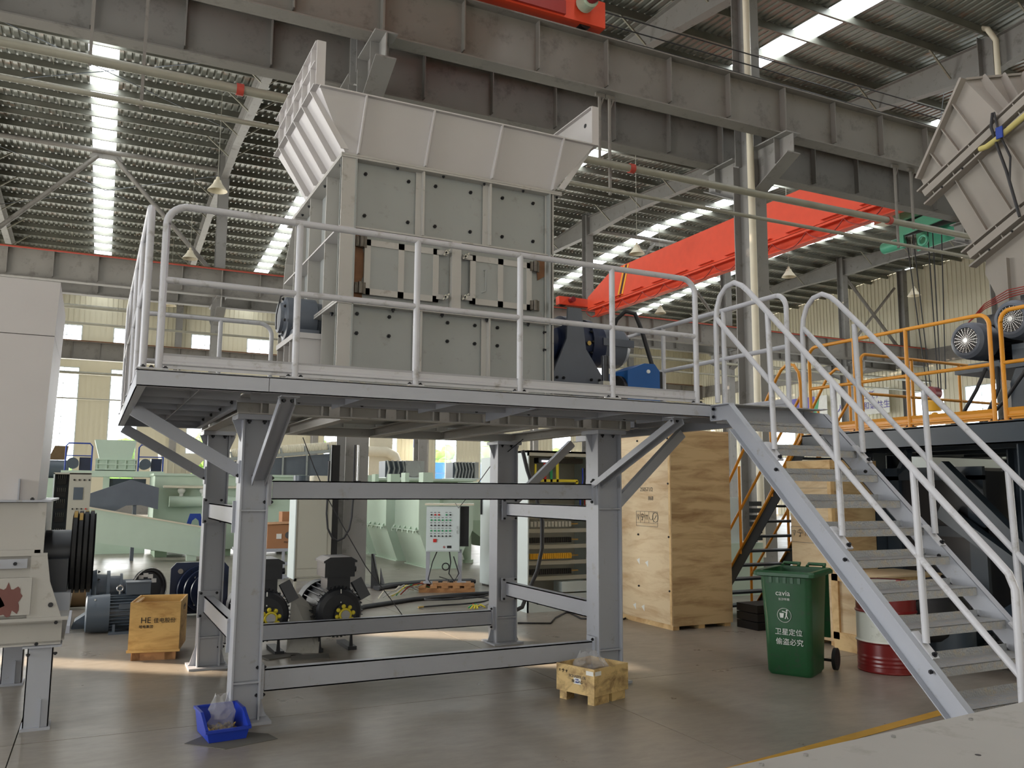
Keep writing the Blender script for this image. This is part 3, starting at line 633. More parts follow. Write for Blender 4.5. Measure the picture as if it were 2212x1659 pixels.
# knee braces
def brace(p, q, up, side=1):
    b = MB().chan(p, q, .105, .07, .009, up=up, side=side).build('knee_brace', 'paint_grey', P)
    return b
for x in (.955, 4.12):
    b = MB(); 
    b.bar((x-(.03 if x < 2 else 0), .14, 2.40), (x+.035, 1.47, 1.87), .10, .009, up=(0, .38, .92), ou=.0)
    for s in (-.05, .05): b.bar((x-(.03 if x < 2 else 0)+s, .14, 2.40), (x+.035+s, 1.47, 1.87), .009, .055, up=(0, .38, .92), ou=-.025)
    b = b.build('knee_brace', 'paint_grey', P)
    MB().box(x-.08, x+.04, .08, .20, 2.398, 2.408).build('brace_plate', 'paint_grey', b)
    for dx in (-.05, .005): inst('bolt', BOLTS, b, (x+dx, .15, 2.385), RD)
    for dx in (-.005, .06): inst('bolt', BOLTS, b, (x+dx, 1.465, 1.90), RF)
for y in (1.56, 3.80):
    for xa, xb in ((.05, .852), (5.25, 4.435)):
        zb = 1.93 if xa < 1 else 1.66
        b = MB().bar((xa, y, 2.395), (xb, y, zb), .07, .095, up=(0, 0, 1)).build('knee_brace', 'paint_grey', P)
        MB().box(xb-.012, xb+.012, y-.07, y+.07, zb-.09, zb+.09).build('end_plate', 'paint_grey', b)
        inst('bolt', BOLTS, b, (xb-(.01 if xa < 1 else -.03), y-.05, zb-.03), RL)
# ---------------------------------------------------------------- guardrails
def arc(c, r, a0, a1, u, w, n=7):
    c = V(*c); u = V(*u); w = V(*w)
    return [c+u*(r*math.cos(a0+(a1-a0)*i/n))+w*(r*math.sin(a0+(a1-a0)*i/n)) for i in range(n+1)]
def guard(label, p, q, posts, zt, zm, zd, mat_, r=.023, ends=(True, True), toe=True, rad=.13, bolts=True, cat='railing', group='guardrails', toeh=.105, b0=0.0, name='guardrail'):
    """p, q: ends at deck level (x, y); posts: distances from p of the inner posts"""
    p = V(p[0], p[1], zd); q = V(q[0], q[1], zd); d = (q-p).normalized(); Lr = (q-p).length; up = V(0, 0, 1)
    t = thing(name, label, cat, tuple((p+q)/2), group)
    pts = []
    if ends[0]: pts += [p, p+up*(zt-zd-rad)]+arc(p+d*rad+up*(zt-zd-rad), rad, PI, PI/2, d, up)
    else: pts += [p+up*(zt-zd)]
    if ends[1]: pts += arc(q-d*rad+up*(zt-zd-rad), rad, PI/2, 0, d, up)+[q]
    else: pts += [q+up*(zt-zd)]
    MB().tube(pts, r, 12).build('top_rail', mat_, t)
    MB().tube([p+up*(zm-zd), q+up*(zm-zd)], r*.92, 10).build('mid_rail', mat_, t)
    for s in posts: MB().tube([p+d*s, p+d*s+up*(zt-zd)], r, 12).build('post', mat_, t)
    allp = ([0] if ends[0] else [])+list(posts)+([Lr] if ends[1] else [])
    for s in allp:
        c = p+d*s; pl = MB().bar(c-d*.055+up*.004, c+d*.055+up*.004, .07, .008).build('foot_plate', mat_, t)
        if bolts:
            for e in (-.04, .04): inst('bolt', BOLTS, pl, tuple(c+d*e+up*.006))
    if toe:
        cuts = [0]+[s for s in posts]+[Lr]
        nrm = d.cross(up)
        for a, b in zip(cuts[:-1], cuts[1:]):
            prof = [(.0, .012), (.0, .03), (.012, .038), (.012, .052), (0, .062), (0, .092), (.010, toeh)]
            o = MB(); th = V(*nrm)*.004; aa = p+d*(a+.02); bb = p+d*(b-.02)
            vs = []
            for e in (aa, bb):
                for off in (0, 1):
                    for x, z in prof: vs.append(e+nrm*(x)+up*z-nrm*(.006*off)-nrm*.024*0)
            m = len(prof); fs = []
            for i in range(m-1): fs += [(i, i+1, 2*m+i+1, 2*m+i), (m+i+1, m+i, 3*m+i, 3*m+i+1)]
            fs += [(m-1, 2*m-1, 4*m-1, 3*m-1), (0, 2*m, 3*m, m), tuple(range(m))+tuple(range(2*m-1, m-1, -1)), tuple(range(2*m, 3*m))[::-1]+tuple(range(3*m, 4*m))]
            o.add(vs, fs).build('toe_board', mat_, t)
    return t
ZT, ZM = 3.566, 3.083
guard('grey guardrail along the front edge of the shredder platform', (.12, .045), (4.25, .045), [.827, 1.663, 2.483, 3.303], ZT, ZM, ZD, 'paint_rail')
guard('grey guardrail along the left end of the shredder platform', (.03, .06), (.03, 3.62), [.9, 1.75, 2.65], ZT, ZM, ZD, 'paint_rail')
guard('short grey guardrail at the back left of the shredder platform', (.12, 3.72), (1.45, 3.72), [.8], ZT, ZM, ZD, 'paint_rail')
guard('grey guardrail along the right end of the platform, behind the stairs', (5.265, .04), (5.265, 3.7), [.84, 1.82, 2.8], ZT, ZM, ZD, 'paint_rail')
# ---------------------------------------------------------------- staircase
ST = thing('steel_staircase', 'grey steel staircase with chequered treads leading up to the platform', 'stairs', (4.84, -2.5, 0))
for xs, sd_ in ((4.40, -1), (5.38, 1)):
    mb = MB(); hs = .15*1.414; x0 = xs; x1 = xs+sd_*.055; zb = 0; yb = -2.5
    top = 2.735 if sd_ < 0 else 2.70
    yt = -.235
    webx = x0+.0
    web = [(x0, 0, 2.508), (x0, yt+.0, top+yt), (x0, -2.735+.0, .0), (x0, -2.735+hs, .0), (x0, -.15, top-.15-hs), (x0, 0, 2.372)]
    mb.prism(web, (.008*sd_, 0, 0))
    mb.prism([(x0, yt, top+yt-.008), (x1, yt, top+yt-.008), (x1, -2.735, -.008+.008), (x0, -2.735, 0)], (0, .0, .008))
    mb.prism([(x0, yt, top+yt-hs), (x1, yt, top+yt-hs), (x1, -2.735+hs, 0), (x0, -2.735+hs, 0)], (0, 0, .009))
    mb.box(x0, x1, yt, 0, 2.500, 2.508); mb.box(x0, x1, -.15, 0, 2.372, 2.380)
    s = mb.build('stringer', 'paint_grey', ST)
    for z in (2.41, 2.475): inst('bolt', BOLTS, s, (xs+sd_*.03, -.006, z), RF)
    MB().box(min(x0, x1), max(x0, x1), -.010, 0, 2.372, 2.508).build('end_plate', 'paint_grey', s)
MB().box(4.41, 5.37, -.012, -.004, 2.36, 2.50).build('top_riser', 'paint_grey', ST)
MB().box(4.41, 5.37, -.20, -.004, 2.50, 2.508).build('top_landing', 'tread_grey', ST)
tm = MB(); tm.box(0, .962, 0, .205, -.005, 0); tm.box(0, .962, 0, .005, -.055, 0); tm.box(0, .962, .200, .205, 0, .045)
for i in range(33):
    for j in range(7):
        x = .03+i*.0285; y = .016+j*.026; a = (.009, .004) if (i+j) % 2 else (-.009, .004)
        tm.add([(x-a[0], y-a[1], .001), (x+.003, y-.004, .001), (x+a[0], y+a[1], .001), (x-.003, y+.004, .001)], [(0, 1, 2, 3)])
tm = tm.mesh('tread', 'tread_grey')
for k in range(12):
    yy = -.375-.197*k; inst('tread', tm, ST, (4.409, yy, 2.705+yy))
def handrail(x, y_o, lab):
    o = y_o; pts = [V(x, o, 2.53), V(x, o, 3.20)]
    pts += [V(x, o-.015, 3.32), V(x, o-.06, 3.42), V(x, o-.14, 3.485), V(x, o-.24, 3.50), V(x, o-.33, 3.455), V(x, o-.40, 3.395)]
    pts += [V(x, -2.36, 1.43), V(x, -2.43, 1.355), V(x, -2.462, 1.27), V(x, -2.465, .31)]
    h = MB().tube(pts, .022, 12).build('handrail', 'paint_rail', ST)
    MB().tube([V(x, o, 3.25), V(x, -2.465, .80)], .021, 10).build('mid_rail', 'paint_rail', h)
    for y in (-.62, -1.235, -1.85): 
        MB().tube([V(x, y, 3.795+y), V(x, y-.03, 2.74+y)], .022, 12).build('post', 'paint_rail', h)
        b = MB().bar((x, y-.09, 2.735+y-.09+.010), (x, y+.05, 2.735+y+.05+.010), .06, .014).build('foot_plate', 'paint_rail', h)
        inst('bolt', BOLT, b, (x+.0, y-.075, 2.735+y-.062), (PI/4, 0, 0)); inst('bolt', BOLTS, b, (x-.045, y-.09, 2.735+y-.15), RL)
handrail(4.42, -.012, ''); handrail(5.36, -.05, '')
# ================================================================ SHREDDER BODY
B = thing('shredder_body', 'tall ribbed grey shredder housing with two inspection doors on the platform', 'machine', (2.65, 2.5, ZD))
xa, xb, ya, yb = 1.56, 3.745, 1.41, 3.70
MB().box(1.70, 3.62, 1.50, 3.62, ZD, 4.66).build('housing', 'panel_grey', B)
def zframe(z0, z1, name='flange', m='paint_warm'):
    o = MB(); o.box(xa, xb, ya, 1.52, z0, z1); o.box(xa, 1.72, 1.52, yb, z0, z1); o.box(3.60, xb, 1.52, yb, z0, z1); return o.build(name, m, B)
zframe(4.655, 4.672, 'top_flange'); zframe(4.674, 4.692, 'hopper_flange', 'paint_warm'); zframe(3.365, 3.383); zframe(3.387, 3.405); zframe(2.52, 2.535)
def ribs(xs, z0, z1, w=.10, front=True):
    for x in xs: MB().box(x-.008, x+.008, 1.425, 1.52, z0, z1).box(x-.06 if x > 2 else x-.02, x+.008, 1.478, 1.486, z0, z1).build('rib', 'paint_warm', B)
ribs((1.675, 2.325, 2.99, 3.655), 4.06, 4.655); ribs((1.675, 2.325, 2.99, 3.655), 2.535, 3.365); ribs((1.675, 3.655), 3.405, 4.045)
MB().box(2.61, 2.70, 1.43, 1.50, 3.405, 4.05).build('door_mullion', 'paint_warm', B)
MB().box(1.69, 3.65, 1.44, 1.50, 4.045, 4.06).build('shelf', 'paint_warm', B)
# left side: ribbed plates with sloped back edge
side = [(1.41, ZD), (1.41, 4.655), (3.28, 4.655), (3.70, 4.25), (3.76, 4.0), (3.95, 3.40), (3.95, ZD)]
for x0, s in ((1.69, 1), (3.61, 1)):
    MB().prism([(x0, y, z) for y, z in side], (.012, 0, 0)).build('side_plate', 'panel_grey', B)
for y in (1.43, 1.965, 2.62, 3.30):
    MB().box(1.572, 1.70, y-.007, y+.007, 3.405, 4.655 if y < 3.2 else 4.62).build('rib', 'paint_warm', B)
    MB().box(1.572, 1.70, y-.007, y+.007, 2.535, 3.365).build('rib', 'paint_warm', B) if y in (1.43, 1.965) else None
    if y < 1.5: MB().box(1.572, 1.70, 1.475, 1.483, ZD, 4.655).build('corner_plate', 'panel_grey', B)
MB().box(1.562, 1.70, 1.42, 3.74, 4.025, 4.04).build('shelf', 'paint_hopper', B)
mb = MB()
for (y0, z0), (y1, z1) in zip(side[2:-1], side[3:]): mb.bar((1.63, y0, z0), (1.63, y1, z1), .14, .012)
mb.build('edge_flange', 'paint_warm', B)
MB().platehole((1.60, 1.972, 4.35), (1, 0, 0), (0, 0, 1), .07, .09, .022, .004).build('lifting_hole', 'label_white', B) if False else None
# bearing bracket, left
MB().prism([(1.35, 2.02, 3.14), (1.70, 2.02, 3.14), (1.70, 2.02, 2.53), (1.46, 2.02, 2.53), (1.35, 2.02, 2.75)], (0, .015, 0)).build('bracket_plate', 'paint_hopper', B)
MB().box(1.34, 1.72, 2.0, 2.84, 3.14, 3.19).build('bracket_shelf', 'paint_hopper', B)
MB().prism([(1.35, 2.82, 3.14), (1.70, 2.82, 3.14), (1.70, 2.82, 2.55), (1.55, 2.82, 2.55), (1.35, 2.82, 2.95)], (0, .014, 0)).build('bracket_plate', 'paint_hopper', B)
for y in (2.25, 2.5): MB().prism([(1.35, y, 3.14), (1.70, y, 3.14), (1.70, y, 2.55), (1.55, y, 2.55), (1.35, y, 2.95)], (0, .014, 0)).build('bracket_plate', 'paint_hopper', B)
# doors
def door(xd0, xd1, zd0, zd1, hinge_left, lab):
    d = MB().box(xd0, xd1, 1.462, 1.478, zd0, zd1).build('inspection_door', 'panel_grey', B, lab); t_ = .055
    fr = MB(); fr.box(xd0, xd1, 1.452, 1.464, zd1-t_, zd1); fr.box(xd0, xd1, 1.452, 1.464, zd0, zd0+t_); fr.box(xd0, xd0+t_, 1.452, 1.464, zd0, zd1); fr.box(xd1-t_, xd1, 1.452, 1.464, zd0, zd1); xm = (xd0+xd1)/2-.01; fr.box(xm-.027, xm+.027, 1.452, 1.464, zd0, zd1)
    fr.build('door_frame', 'paint_warm', d)
    hx = xd0-.03 if hinge_left else xd1+.03; lx = xd1+.06 if hinge_left else xd0-.06
    for z in (zd1-.03, zd0+.05):
        h = MB(); h.cyl((hx, 1.435, z-.05), (hx, 1.435, z+.05), .022, n=10); h.cyl((hx-.03, 1.445, z-.04), (hx-.03, 1.445, z+.04), .014, n=8); h.box(hx-.05, hx-.015, 1.44, 1.46, z-.045, z+.045); h.box(hx+.015, hx+.045, 1.442, 1.46, z-.05, z+.05); h.build('hinge', 'bare_weld', d, 'welded bare steel hinge')
        s = 1 if hinge_left else -1; ex = xd1 if hinge_left else xd0
        MB().box(min(ex-s*.02, lx+s*.02), max(ex-s*.02, lx+s*.02), 1.445, 1.462, z-.022, z+.022).build('latch_tab', 'paint_warm', d)
        w = MB(); w.cyl((lx, 1.39, z), (lx, 1.46, z), .008, n=8); w.cyl((lx, 1.405, z), (lx, 1.425, z), .02, n=10); w.bar((lx-.035, 1.41, z-.03), (lx+.03, 1.41, z+.03), .01, .014); w.build('wing_nut', 'chrome', d, 'wing nut and eye bolt')
    gx = xm+(.16 if hinge_left else -.17); MB().tube([(gx, 1.462, zd1-.13), (gx+.01, 1.435, zd1-.13), (gx+.01, 1.435, zd0+.13), (gx-.02, 1.462, zd0+.12)], .006, 6).build('handle', 'panel_grey', d)
    return d
door(1.80, 2.49, 3.47, 3.96, True, 'left inspection door'); door(2.80, 3.44, 3.49, 3.95, False, 'right inspection door')
MB().prism([(1.693, 1.487, 3.41), (1.80, 1.487, 3.41), (1.79, 1.487, 3.60), (1.83, 1.487, 3.72), (1.78, 1.487, 3.93), (1.82, 1.487, 4.04), (1.693, 1.487, 4.04)], (0, .004, 0)).build('rust_patch', 'rust', B, 'brown scorched rust around the hinges')
MB().prism([(3.50, 1.487, 4.0), (3.52, 1.487, 3.80), (3.60, 1.487, 3.85), (3.63, 1.487, 4.04), (3.49, 1.487, 4.04)], (0, .004, 0)).build('rust_patch', 'rust', B)
# bolts on the front
for x in (1.80, 2.20, 2.46, 2.81, 3.14, 3.47):
    for z in (4.56, 4.18): inst('bolt', BOLT, B, (x, 1.50, z), RF)
for x in (1.76, 2.05, 2.33, 2.60, 2.87, 3.10, 3.34, 3.60):
    for z in (3.30, 3.13): inst('bolt', BOLT, B, (x, 1.50, z), RF)
for x in (2.07, 2.53, 2.97, 3.40): inst('bolt', BOLT, B, (x, 1.45, 3.365), RD)
for x in (1.63, 2.08, 2.52, 2.93, 3.34, 3.71): inst('bolt', BOLTS, B, (x, 1.45, 4.655), RD)
for y in (1.62, 2.2, 2.85, 3.15): inst('bolt', BOLTS, B, (1.61, y, 4.655), RD)
for y in (1.55, 1.85, 2.3): inst('bolt', BOLT, B, (1.63, y, 3.365), RD)
# ---------------------------------------------------------------- bearing housing
H = thing('bearing_housing', 'round dark grey bearing housing bolted to the left bracket of the shredder', 'bearing', (1.4, 2.42, 3.19))
MB().lathe((1.30, 2.44, 3.39), (1, 0, 0), [(0, 0), (0, .16), (.02, .175), (.03, .20), (.30, .20), (.32, .17), (.44, .16), (.44, 0)], 28).build('housing', 'gear_grey', H)
MB().lathe((1.27, 2.44, 3.39), (1, 0, 0), [(0, 0), (0, .14), (.03, .145)], 28).build('end_cover', 'gear_grey', H)
MB().box(1.36, 1.60, 2.16, 2.70, 3.19, 3.25).build('foot', 'gear_grey', H)
for a in range(8):
    g = a*PI/4+.3; inst('bolt', BOLTS, H, (1.305, 2.42+.175*math.cos(g), 3.39+.175*math.sin(g)), RL)
for y in (2.2, 2.64): inst('bolt', BOLTS, H, (1.36, y, 3.25))
MB().tube([(1.26, 2.45, 3.28), (1.24, 2.35, 3.40), (1.25, 2.24, 3.55), (1.36, 2.18, 3.60), (1.5, 2.1, 3.55)], .006, 5).build('grease_line', 'cable', H)
# ---------------------------------------------------------------- hopper
HP = thing('feed_hopper', 'light grey flared feed hopper with side walls and ribs on top of the shredder', 'hopper', (2.65, 2.2, 4.692))
zb_, zt_ = 4.692, 5.14
bl = [(1.60, 1.44), (3.66, 1.44), (3.66, 2.90), (1.60, 2.90)]; tl = [(1.30, 1.20), (3.99, 1.20), (3.99, 2.93), (1.30, 2.93)]
def plate4(a, b, c, d, th, name, m, parent=HP, label=None):
    a, b, c, d = [V(*p) for p in (a, b, c, d)]; n = (b-a).cross(d-a).normalized()*th
    return MB().prism([a, b, c, d], tuple(n)).build(name, m, parent, label)
names = ['front_panel', 'right_panel', 'back_panel', 'left_panel']
for i in range(4):
    j = (i+1) % 4
    plate4((*bl[i], zb_), (*bl[j], zb_), (*tl[j], zt_), (*tl[i], zt_), -.01, names[i], 'paint_hopper')
for x in (1.70, 2.32, 2.985, 3.634):
    fx = x; MB().prism([(fx-.006, 1.44, zb_), (fx-.006, 1.375, zb_), (fx-.006, 1.155, zt_-.005), (fx-.006, 1.20, zt_-.005)], (.012, 0, 0)).build('front_rib', 'paint_hopper', HP)
MB().bar((1.30, 1.19, zt_-.006), (3.99, 1.19, zt_-.006), .05, .012).build('front_rim', 'paint_hopper', HP)
zw = 5.53
for xw, s in ((1.30, -1), (3.99, 1)):
    w_ = MB().box(xw-.005, xw+.005, 1.20, 2.93, zt_, zw) if s > 0 else MB().box(xw-.005, xw+.005, 1.20, 2.93, zt_, zw)
    w_ = w_.build('side_wall', 'paint_hopper', HP)
    MB().box(xw-.035, xw+.04, 1.185, 1.197, zt_-.0, zw).build('end_flange', 'paint_hopper', w_)
    MB().box(xw-.045, xw+.005, 1.20, 2.93, zw-.01, zw).build('top_flange', 'paint_hopper', w_)
    MB().cyl((xw-.008, 1.36, zw-.13), (xw+.008, 1.36, zw-.13), .022, n=16).build('lifting_hole', 'black_paint', w_, 'round lifting hole')
    for y in (1.34, 1.66, 2.0, 2.34, 2.68):
        MB().box(xw+s*.005, xw+s*.05, y-.006, y+.006, zt_, zw-.01).build('wall_rib', 'paint_hopper', w_)
        xr = 1.60 if s < 0 else 3.66
        MB().prism([(xr, y-.006, zb_), (xr+s*.07, y-.006, zb_), (xw+s*.05, y-.006, zt_), (xw, y-.006, zt_)], (0, .012, 0)).build('flare_rib', 'paint_hopper', HP)
    for z in (zt_+.0, zt_+.20): MB().box(xw+s*.005, xw+s*.05, 1.20, 2.93, z, z+.012).build('wall_stringer', 'paint_hopper', w_)
# ---------------------------------------------------------------- gearbox, oil filter, cooler
G = thing('planetary_gearbox', 'dark navy planetary gearbox and motor at the right end of the shredder', 'gearbox', (4.4, 2.45, ZD))
yg, zg = 2.45, 3.40
MB().lathe((3.76, yg, zg), (1, 0, 0), [(0, 0), (0, .22), (.06, .22), (.06, .31), (.14, .31), (.14, .25), (.40, .24), (.46, .20)], 32).build('input_flange', 'navy', G)
MB().lathe((4.22, yg, zg), (1, 0, 0), [(0, .20), (.06, .30), (.14, .30), (.14, .25), (.36, .25), (.36, .285), (.42, .285), (.42, .24), (.55, .24)], 32).build('gear_case', 'navy', G)
MB().lathe((4.77, yg, zg), (1, 0, 0), [(0, .24), (.05, .235), (.28, .23), (.34, .19), (.36, 0)], 32).build('motor', 'gear_grey', G, 'grey hydraulic motor')
MB().box(4.72, 5.12, yg-.25, yg-.10, zg-.02, zg+.06).build('name_plate', 'gear_grey', G)
MB().prism([(4.24, yg-.31, zg+.34), (4.40, yg-.31, zg+.34), (4.46, yg-.31, zg-.1), (4.72, yg-.31, zg-.46), (4.02, yg-.31, zg-.46), (4.22, yg-.31, zg)], (0, .03, 0)).build('torque_plate', 'gear_grey', G)
MB().box(3.95, 4.8, yg-.35, yg+.3, zg-.50, zg-.46).build('base_plate', 'gear_grey', G)
MB().box(3.95, 4.9, yg-.33, yg+.3, ZD, zg-.50).build('pedestal', 'panel_grey', G)
for k in range(14):
    g = k*2*PI/14; inst('bolt', BOLT, G, (4.58, yg+.265*math.cos(g), zg+.265*math.sin(g)), RL)
for x in (4.08, 4.16, 4.5, 4.6): inst('bolt', BOLT, G, (x, yg-.34, zg-.43), RF)
MB().cyl((4.52, yg-.26, zg-.02), (4.52, yg-.28, zg-.02), .025, n=12).build('oil_plug', 'brass', G, 'brass oil plug')
for x in (4.30, 4.62): MB().box(x-.07, x+.07, yg-.42, yg-.38, zg-.72, zg-.48).build('clamp', 'gear_grey', G)
MB().box(4.0, 4.7, yg-.42, yg-.37, zg-.60, zg-.55).build('rail', 'chrome', G)
MB().tube([(4.85, yg-.2, zg+.12), (4.87, yg-.28, zg+.27), (4.95, yg-.33, zg+.36), (5.06, yg-.36, zg+.34), (5.12, yg-.4, zg+.15), (5.14, yg-.55, zg-.25), (5.12, yg-.75, zg-.60)], .024, 10).build('hose', 'rubber', G, 'looped black hose')
t = thing('oil_filter', 'black cylindrical oil filter with a blue valve on the deck', 'filter', (4.16, 1.3, ZD))
MB().lathe((4.16, 1.3, 2.84), (0, 0, 1), [(0, 0), (0, .036), (.16, .036), (.16, .04), (.245, .04), (.25, .03), (.25, 0)], 18).build('canister', 'motor_black', t)
MB().box(4.11, 4.21, 1.26, 1.34, 2.75, 2.84).build('filter_head', 'chrome', t); MB().cyl((4.16, 1.3, ZD), (4.16, 1.3, 2.75), .02).build('stand', 'chrome', t)
MB().box(3.92, 4.08, 1.3, 1.4, 2.74, 2.80).build('valve', 'cooler_blue', t, 'blue valve'); MB().tube([(4.2, 1.3, 2.79), (4.27, 1.32, 2.80), (4.3, 1.3, 2.66), (4.3, 1.3, ZD+.01)], .012, 6).build('pipe', 'chrome', t)
MB().tube([(3.76, 1.36, 2.74), (3.95, 1.36, 2.75)], .016, 6).build('pipe', 'cable', t)
t = thing('oil_cooler', 'blue oil cooler with a round fan on the platform deck', 'cooler', (4.58, 1.45, ZD))
MB().prism([(4.42, 1.30, 2.53), (4.42, 1.30, 2.97), (4.62, 1.30, 3.05), (4.74, 1.30, 3.05), (4.80, 1.30, 2.98), (4.80, 1.30, 2.53)], (0, .34, 0)).build('housing', 'cooler_blue', t)
MB().lathe((4.42, 1.46, 2.76), (-1, 0, 0), [(0, .17), (.04, .17), (.04, .15), (.01, .14), (.01, 0)], 24).build('fan_cowl', 'black_paint', t); MB().box(4.80, 4.84, 1.31, 1.62, 2.53, 2.98).build('radiator_core', 'black_paint', t)
MB().lathe((4.66, 1.299, 2.97), (0, -1, 0), [(0, .02), (.012, .018), (.012, 0)], 12).build('cap', 'label_white', t)
# ================================================================ FLOOR OBJECTS NEAR THE CAMERA
def bolt4(par, pts, rot=(0, 0, 0), me=None):
    for p in pts: inst('bolt', me or BOLTS, par, p, rot)
# crusher at the left edge
C = thing('crusher', 'worn light grey crusher with a black belt pulley at the left edge', 'machine', (-1.2, 2.7, 0))
for x, y in ((-.47, 2.03), (-.75, 3.75), (-2.2, 2.03)):
    l = MB().box(x-.085, x+.085, y-.08, y-.072, .02, .60).box(x-.085, x-.077, y-.08, y+.08, .02, .60).box(x+.077, x+.085, y-.08, y+.08, .02, .60).build('leg', 'paint_grey', C)
    MB().box(x-.10, x+.10, y-.11, y+.12, 0, .02).build('base_plate', 'paint_grey', l); MB().box(x-.12, x+.14, y-.12, y+.12, .60, .612).build('cap_plate', 'paint_grey', l)
    MB().box(x+.02, x+.03, y-.10, y-.08, .02, .22).build('gusset', 'paint_grey', l); bolt4(l, [(x-.08, y-.1, .56), (x+.1, y-.1, .56)], RD)
MB().hbeam((-2.6, 2.05, .705), (-.34, 2.05, .705), .2, .18, .012).build('base_beam', 'paint_warm', C); MB().hbeam((-2.6, 3.7, .705), (-.34, 3.7, .705), .2, .18, .012).build('base_beam', 'paint_warm', C); MB().hbeam((-.42, 2.15, .705), (-.42, 3.6, .705), .2, .18, .012).build('base_beam', 'paint_warm', C)
bolt4(C, [(-.38, 1.93, .78), (-.5, 1.93, .63)], RF)
MB().box(-2.6, -.30, 1.93, 3.8, .795, .82).build('lower_flange', 'paint_warm', C)
MB().box(-2.6, -.53, 1.99, 3.7, .82, 1.28).build('lower_casing', 'paint_warm', C)
MB().prism([(-.58, 1.955, .82), (-.35, 1.955, .82), (-.44, 1.955, 1.08), (-.47, 1.955, 1.28), (-.58, 1.955, 1.28)], (0, .035, 0)).build('end_gusset', 'paint_warm', C)
MB().cyl((-.425, 1.945, .91), (-.425, 1.956, .91), .018, n=14).build('pin_hole', 'black_paint', C)
MB().box(-2.6, -.56, 1.94, 1.99, .845, 1.12).build('access_cover', 'paint_warm', C)
rnd = random.Random(3); pts = []
for k in range(26):
    a = 2*PI*k/26; rr = .6+.5*rnd.random(); pts.append((-.70+.10*rr*math.cos(a), 1.938, .96+.13*rr*math.sin(a)))
MB().prism(pts, (0, .003, 0)).build('bare_patch', 'peel_brown', C, 'peeled red-brown patch')
pts = [( -.85+.12*(.6+.5*rnd.random())*math.cos(2*PI*k/20), 1.938, .92+.10*(.6+.5*rnd.random())*math.sin(2*PI*k/20)) for k in range(20)]
MB().prism(pts, (0, .003, 0)).build('bare_patch', 'peel_brown', C)
MB().box(-2.6, -.47, 1.95, 1.97, 1.28, 1.30).build('joint_flange', 'paint_warm', C)
MB().box(-2.6, -.60, 1.945, 1.95, 1.19, 1.26).build('strip', 'paint_grey', C); bolt4(C, [(-.82+.14*k, 1.945, 1.225) for k in range(2)], RF)
MB().box(-2.6, -.52, 1.99, 3.7, 1.30, 1.68).build('upper_casing', 'paint_warm', C)
MB().box(-.56, -.50, 1.955, 2.0, 1.30, 1.68).build('corner_rib', 'paint_warm', C); MB().box(-2.6, -.52, 1.955, 2.0, 1.30, 1.325).build('corner_rib', 'paint_warm', C)
MB().box(-2.6, -.47, 1.93, 3.75, 1.685, 1.70).build('top_flange', 'paint_grey', C)
MB().prism([(-2.6, 2.0, 1.70), (-.57, 2.0, 1.70), (-.535, 2.0, 2.98), (-2.6, 2.0, 2.98)], (0, 1.5, 0)).build('feed_chute', 'paint_hopper', C)
MB().prism([(-2.6, 1.996, 2.985), (-.535, 1.996, 2.985), (-.52, 1.996, 3.42), (-2.6, 1.996, 3.42)], (0, 1.5, 0)).build('feed_chute', 'paint_hopper', C)
MB().box(-.70, -.69, 1.94, 2.0, 1.70, 1.86).build('gusset', 'paint_grey', C); bolt4(C, [(-.60, 1.95, 1.70)])
MB().cyl((-.52, 2.7, 1.25), (-.32, 2.7, 1.25), .19, n=24).build('bearing', 'motor_black', C); MB().box(-.53, -.33, 2.35, 3.05, .95, 1.22).build('bearing_pedestal', 'motor_black', C); MB().box(-.53, -.30, 2.3, 3.1, .82, .96).build('pedestal_foot', 'paint_grey', C)
pr = [(0, 0), (0, .10), (.02, .13), (.02, .30)]
for k in range(4): pr += [(.03+k*.042, .345), (.058+k*.042, .345), (.065+k*.042, .315)]
pr += [(.20, .33), (.20, .12), (.17, .10), (.17, 0)]
fw = MB().lathe((-.345, 2.72, 1.255), (1, 0, 0), pr, 48).build('belt_pulley', 'rubber', C, 'grooved black belt pulley')
for k, (a0, a1) in enumerate(((1.0, 1.45), (.9, 1.25), (1.35, 1.6), (1.45, 1.6))):
    vs = []; n = 6
    for i in range(n+1):
        a = PI-(a0+(a1-a0)*i/n)-0.0; 
        for x in (-.315+k*.042, -.288+k*.042): vs.append((x, 2.72-.347*math.cos(PI-a), 1.255+.347*math.sin(a)))
    MB().add(vs, [(2*i, 2*i+1, 2*i+3, 2*i+2) for i in range(n)]).build('tape', 'tape_yellow', fw, 'yellowed tape')
# brown shaft and boards behind the crusher
t = thing('coupling_shaft', 'brown flanged shaft lying on the floor behind the crusher pulley', 'shaft', (-.35, 9.0, 0))
MB().lathe((-.75, 9.0, .2), (1, 0, 0), [(0, 0), (0, .16), (.25, .17), (.25, .24), (.32, .24), (.32, .18), (.75, .18), (.75, 0)], 22).build('shaft', 'brown_metal', t)
t = thing('timber_block', 'pale timber block on the floor left of the grey motor', 'block', (-.39, 7.3, 0)); MB().box(-.43, -.33, 6.6, 8.1, 0, .09).build('beam', 'paint_grey', t)
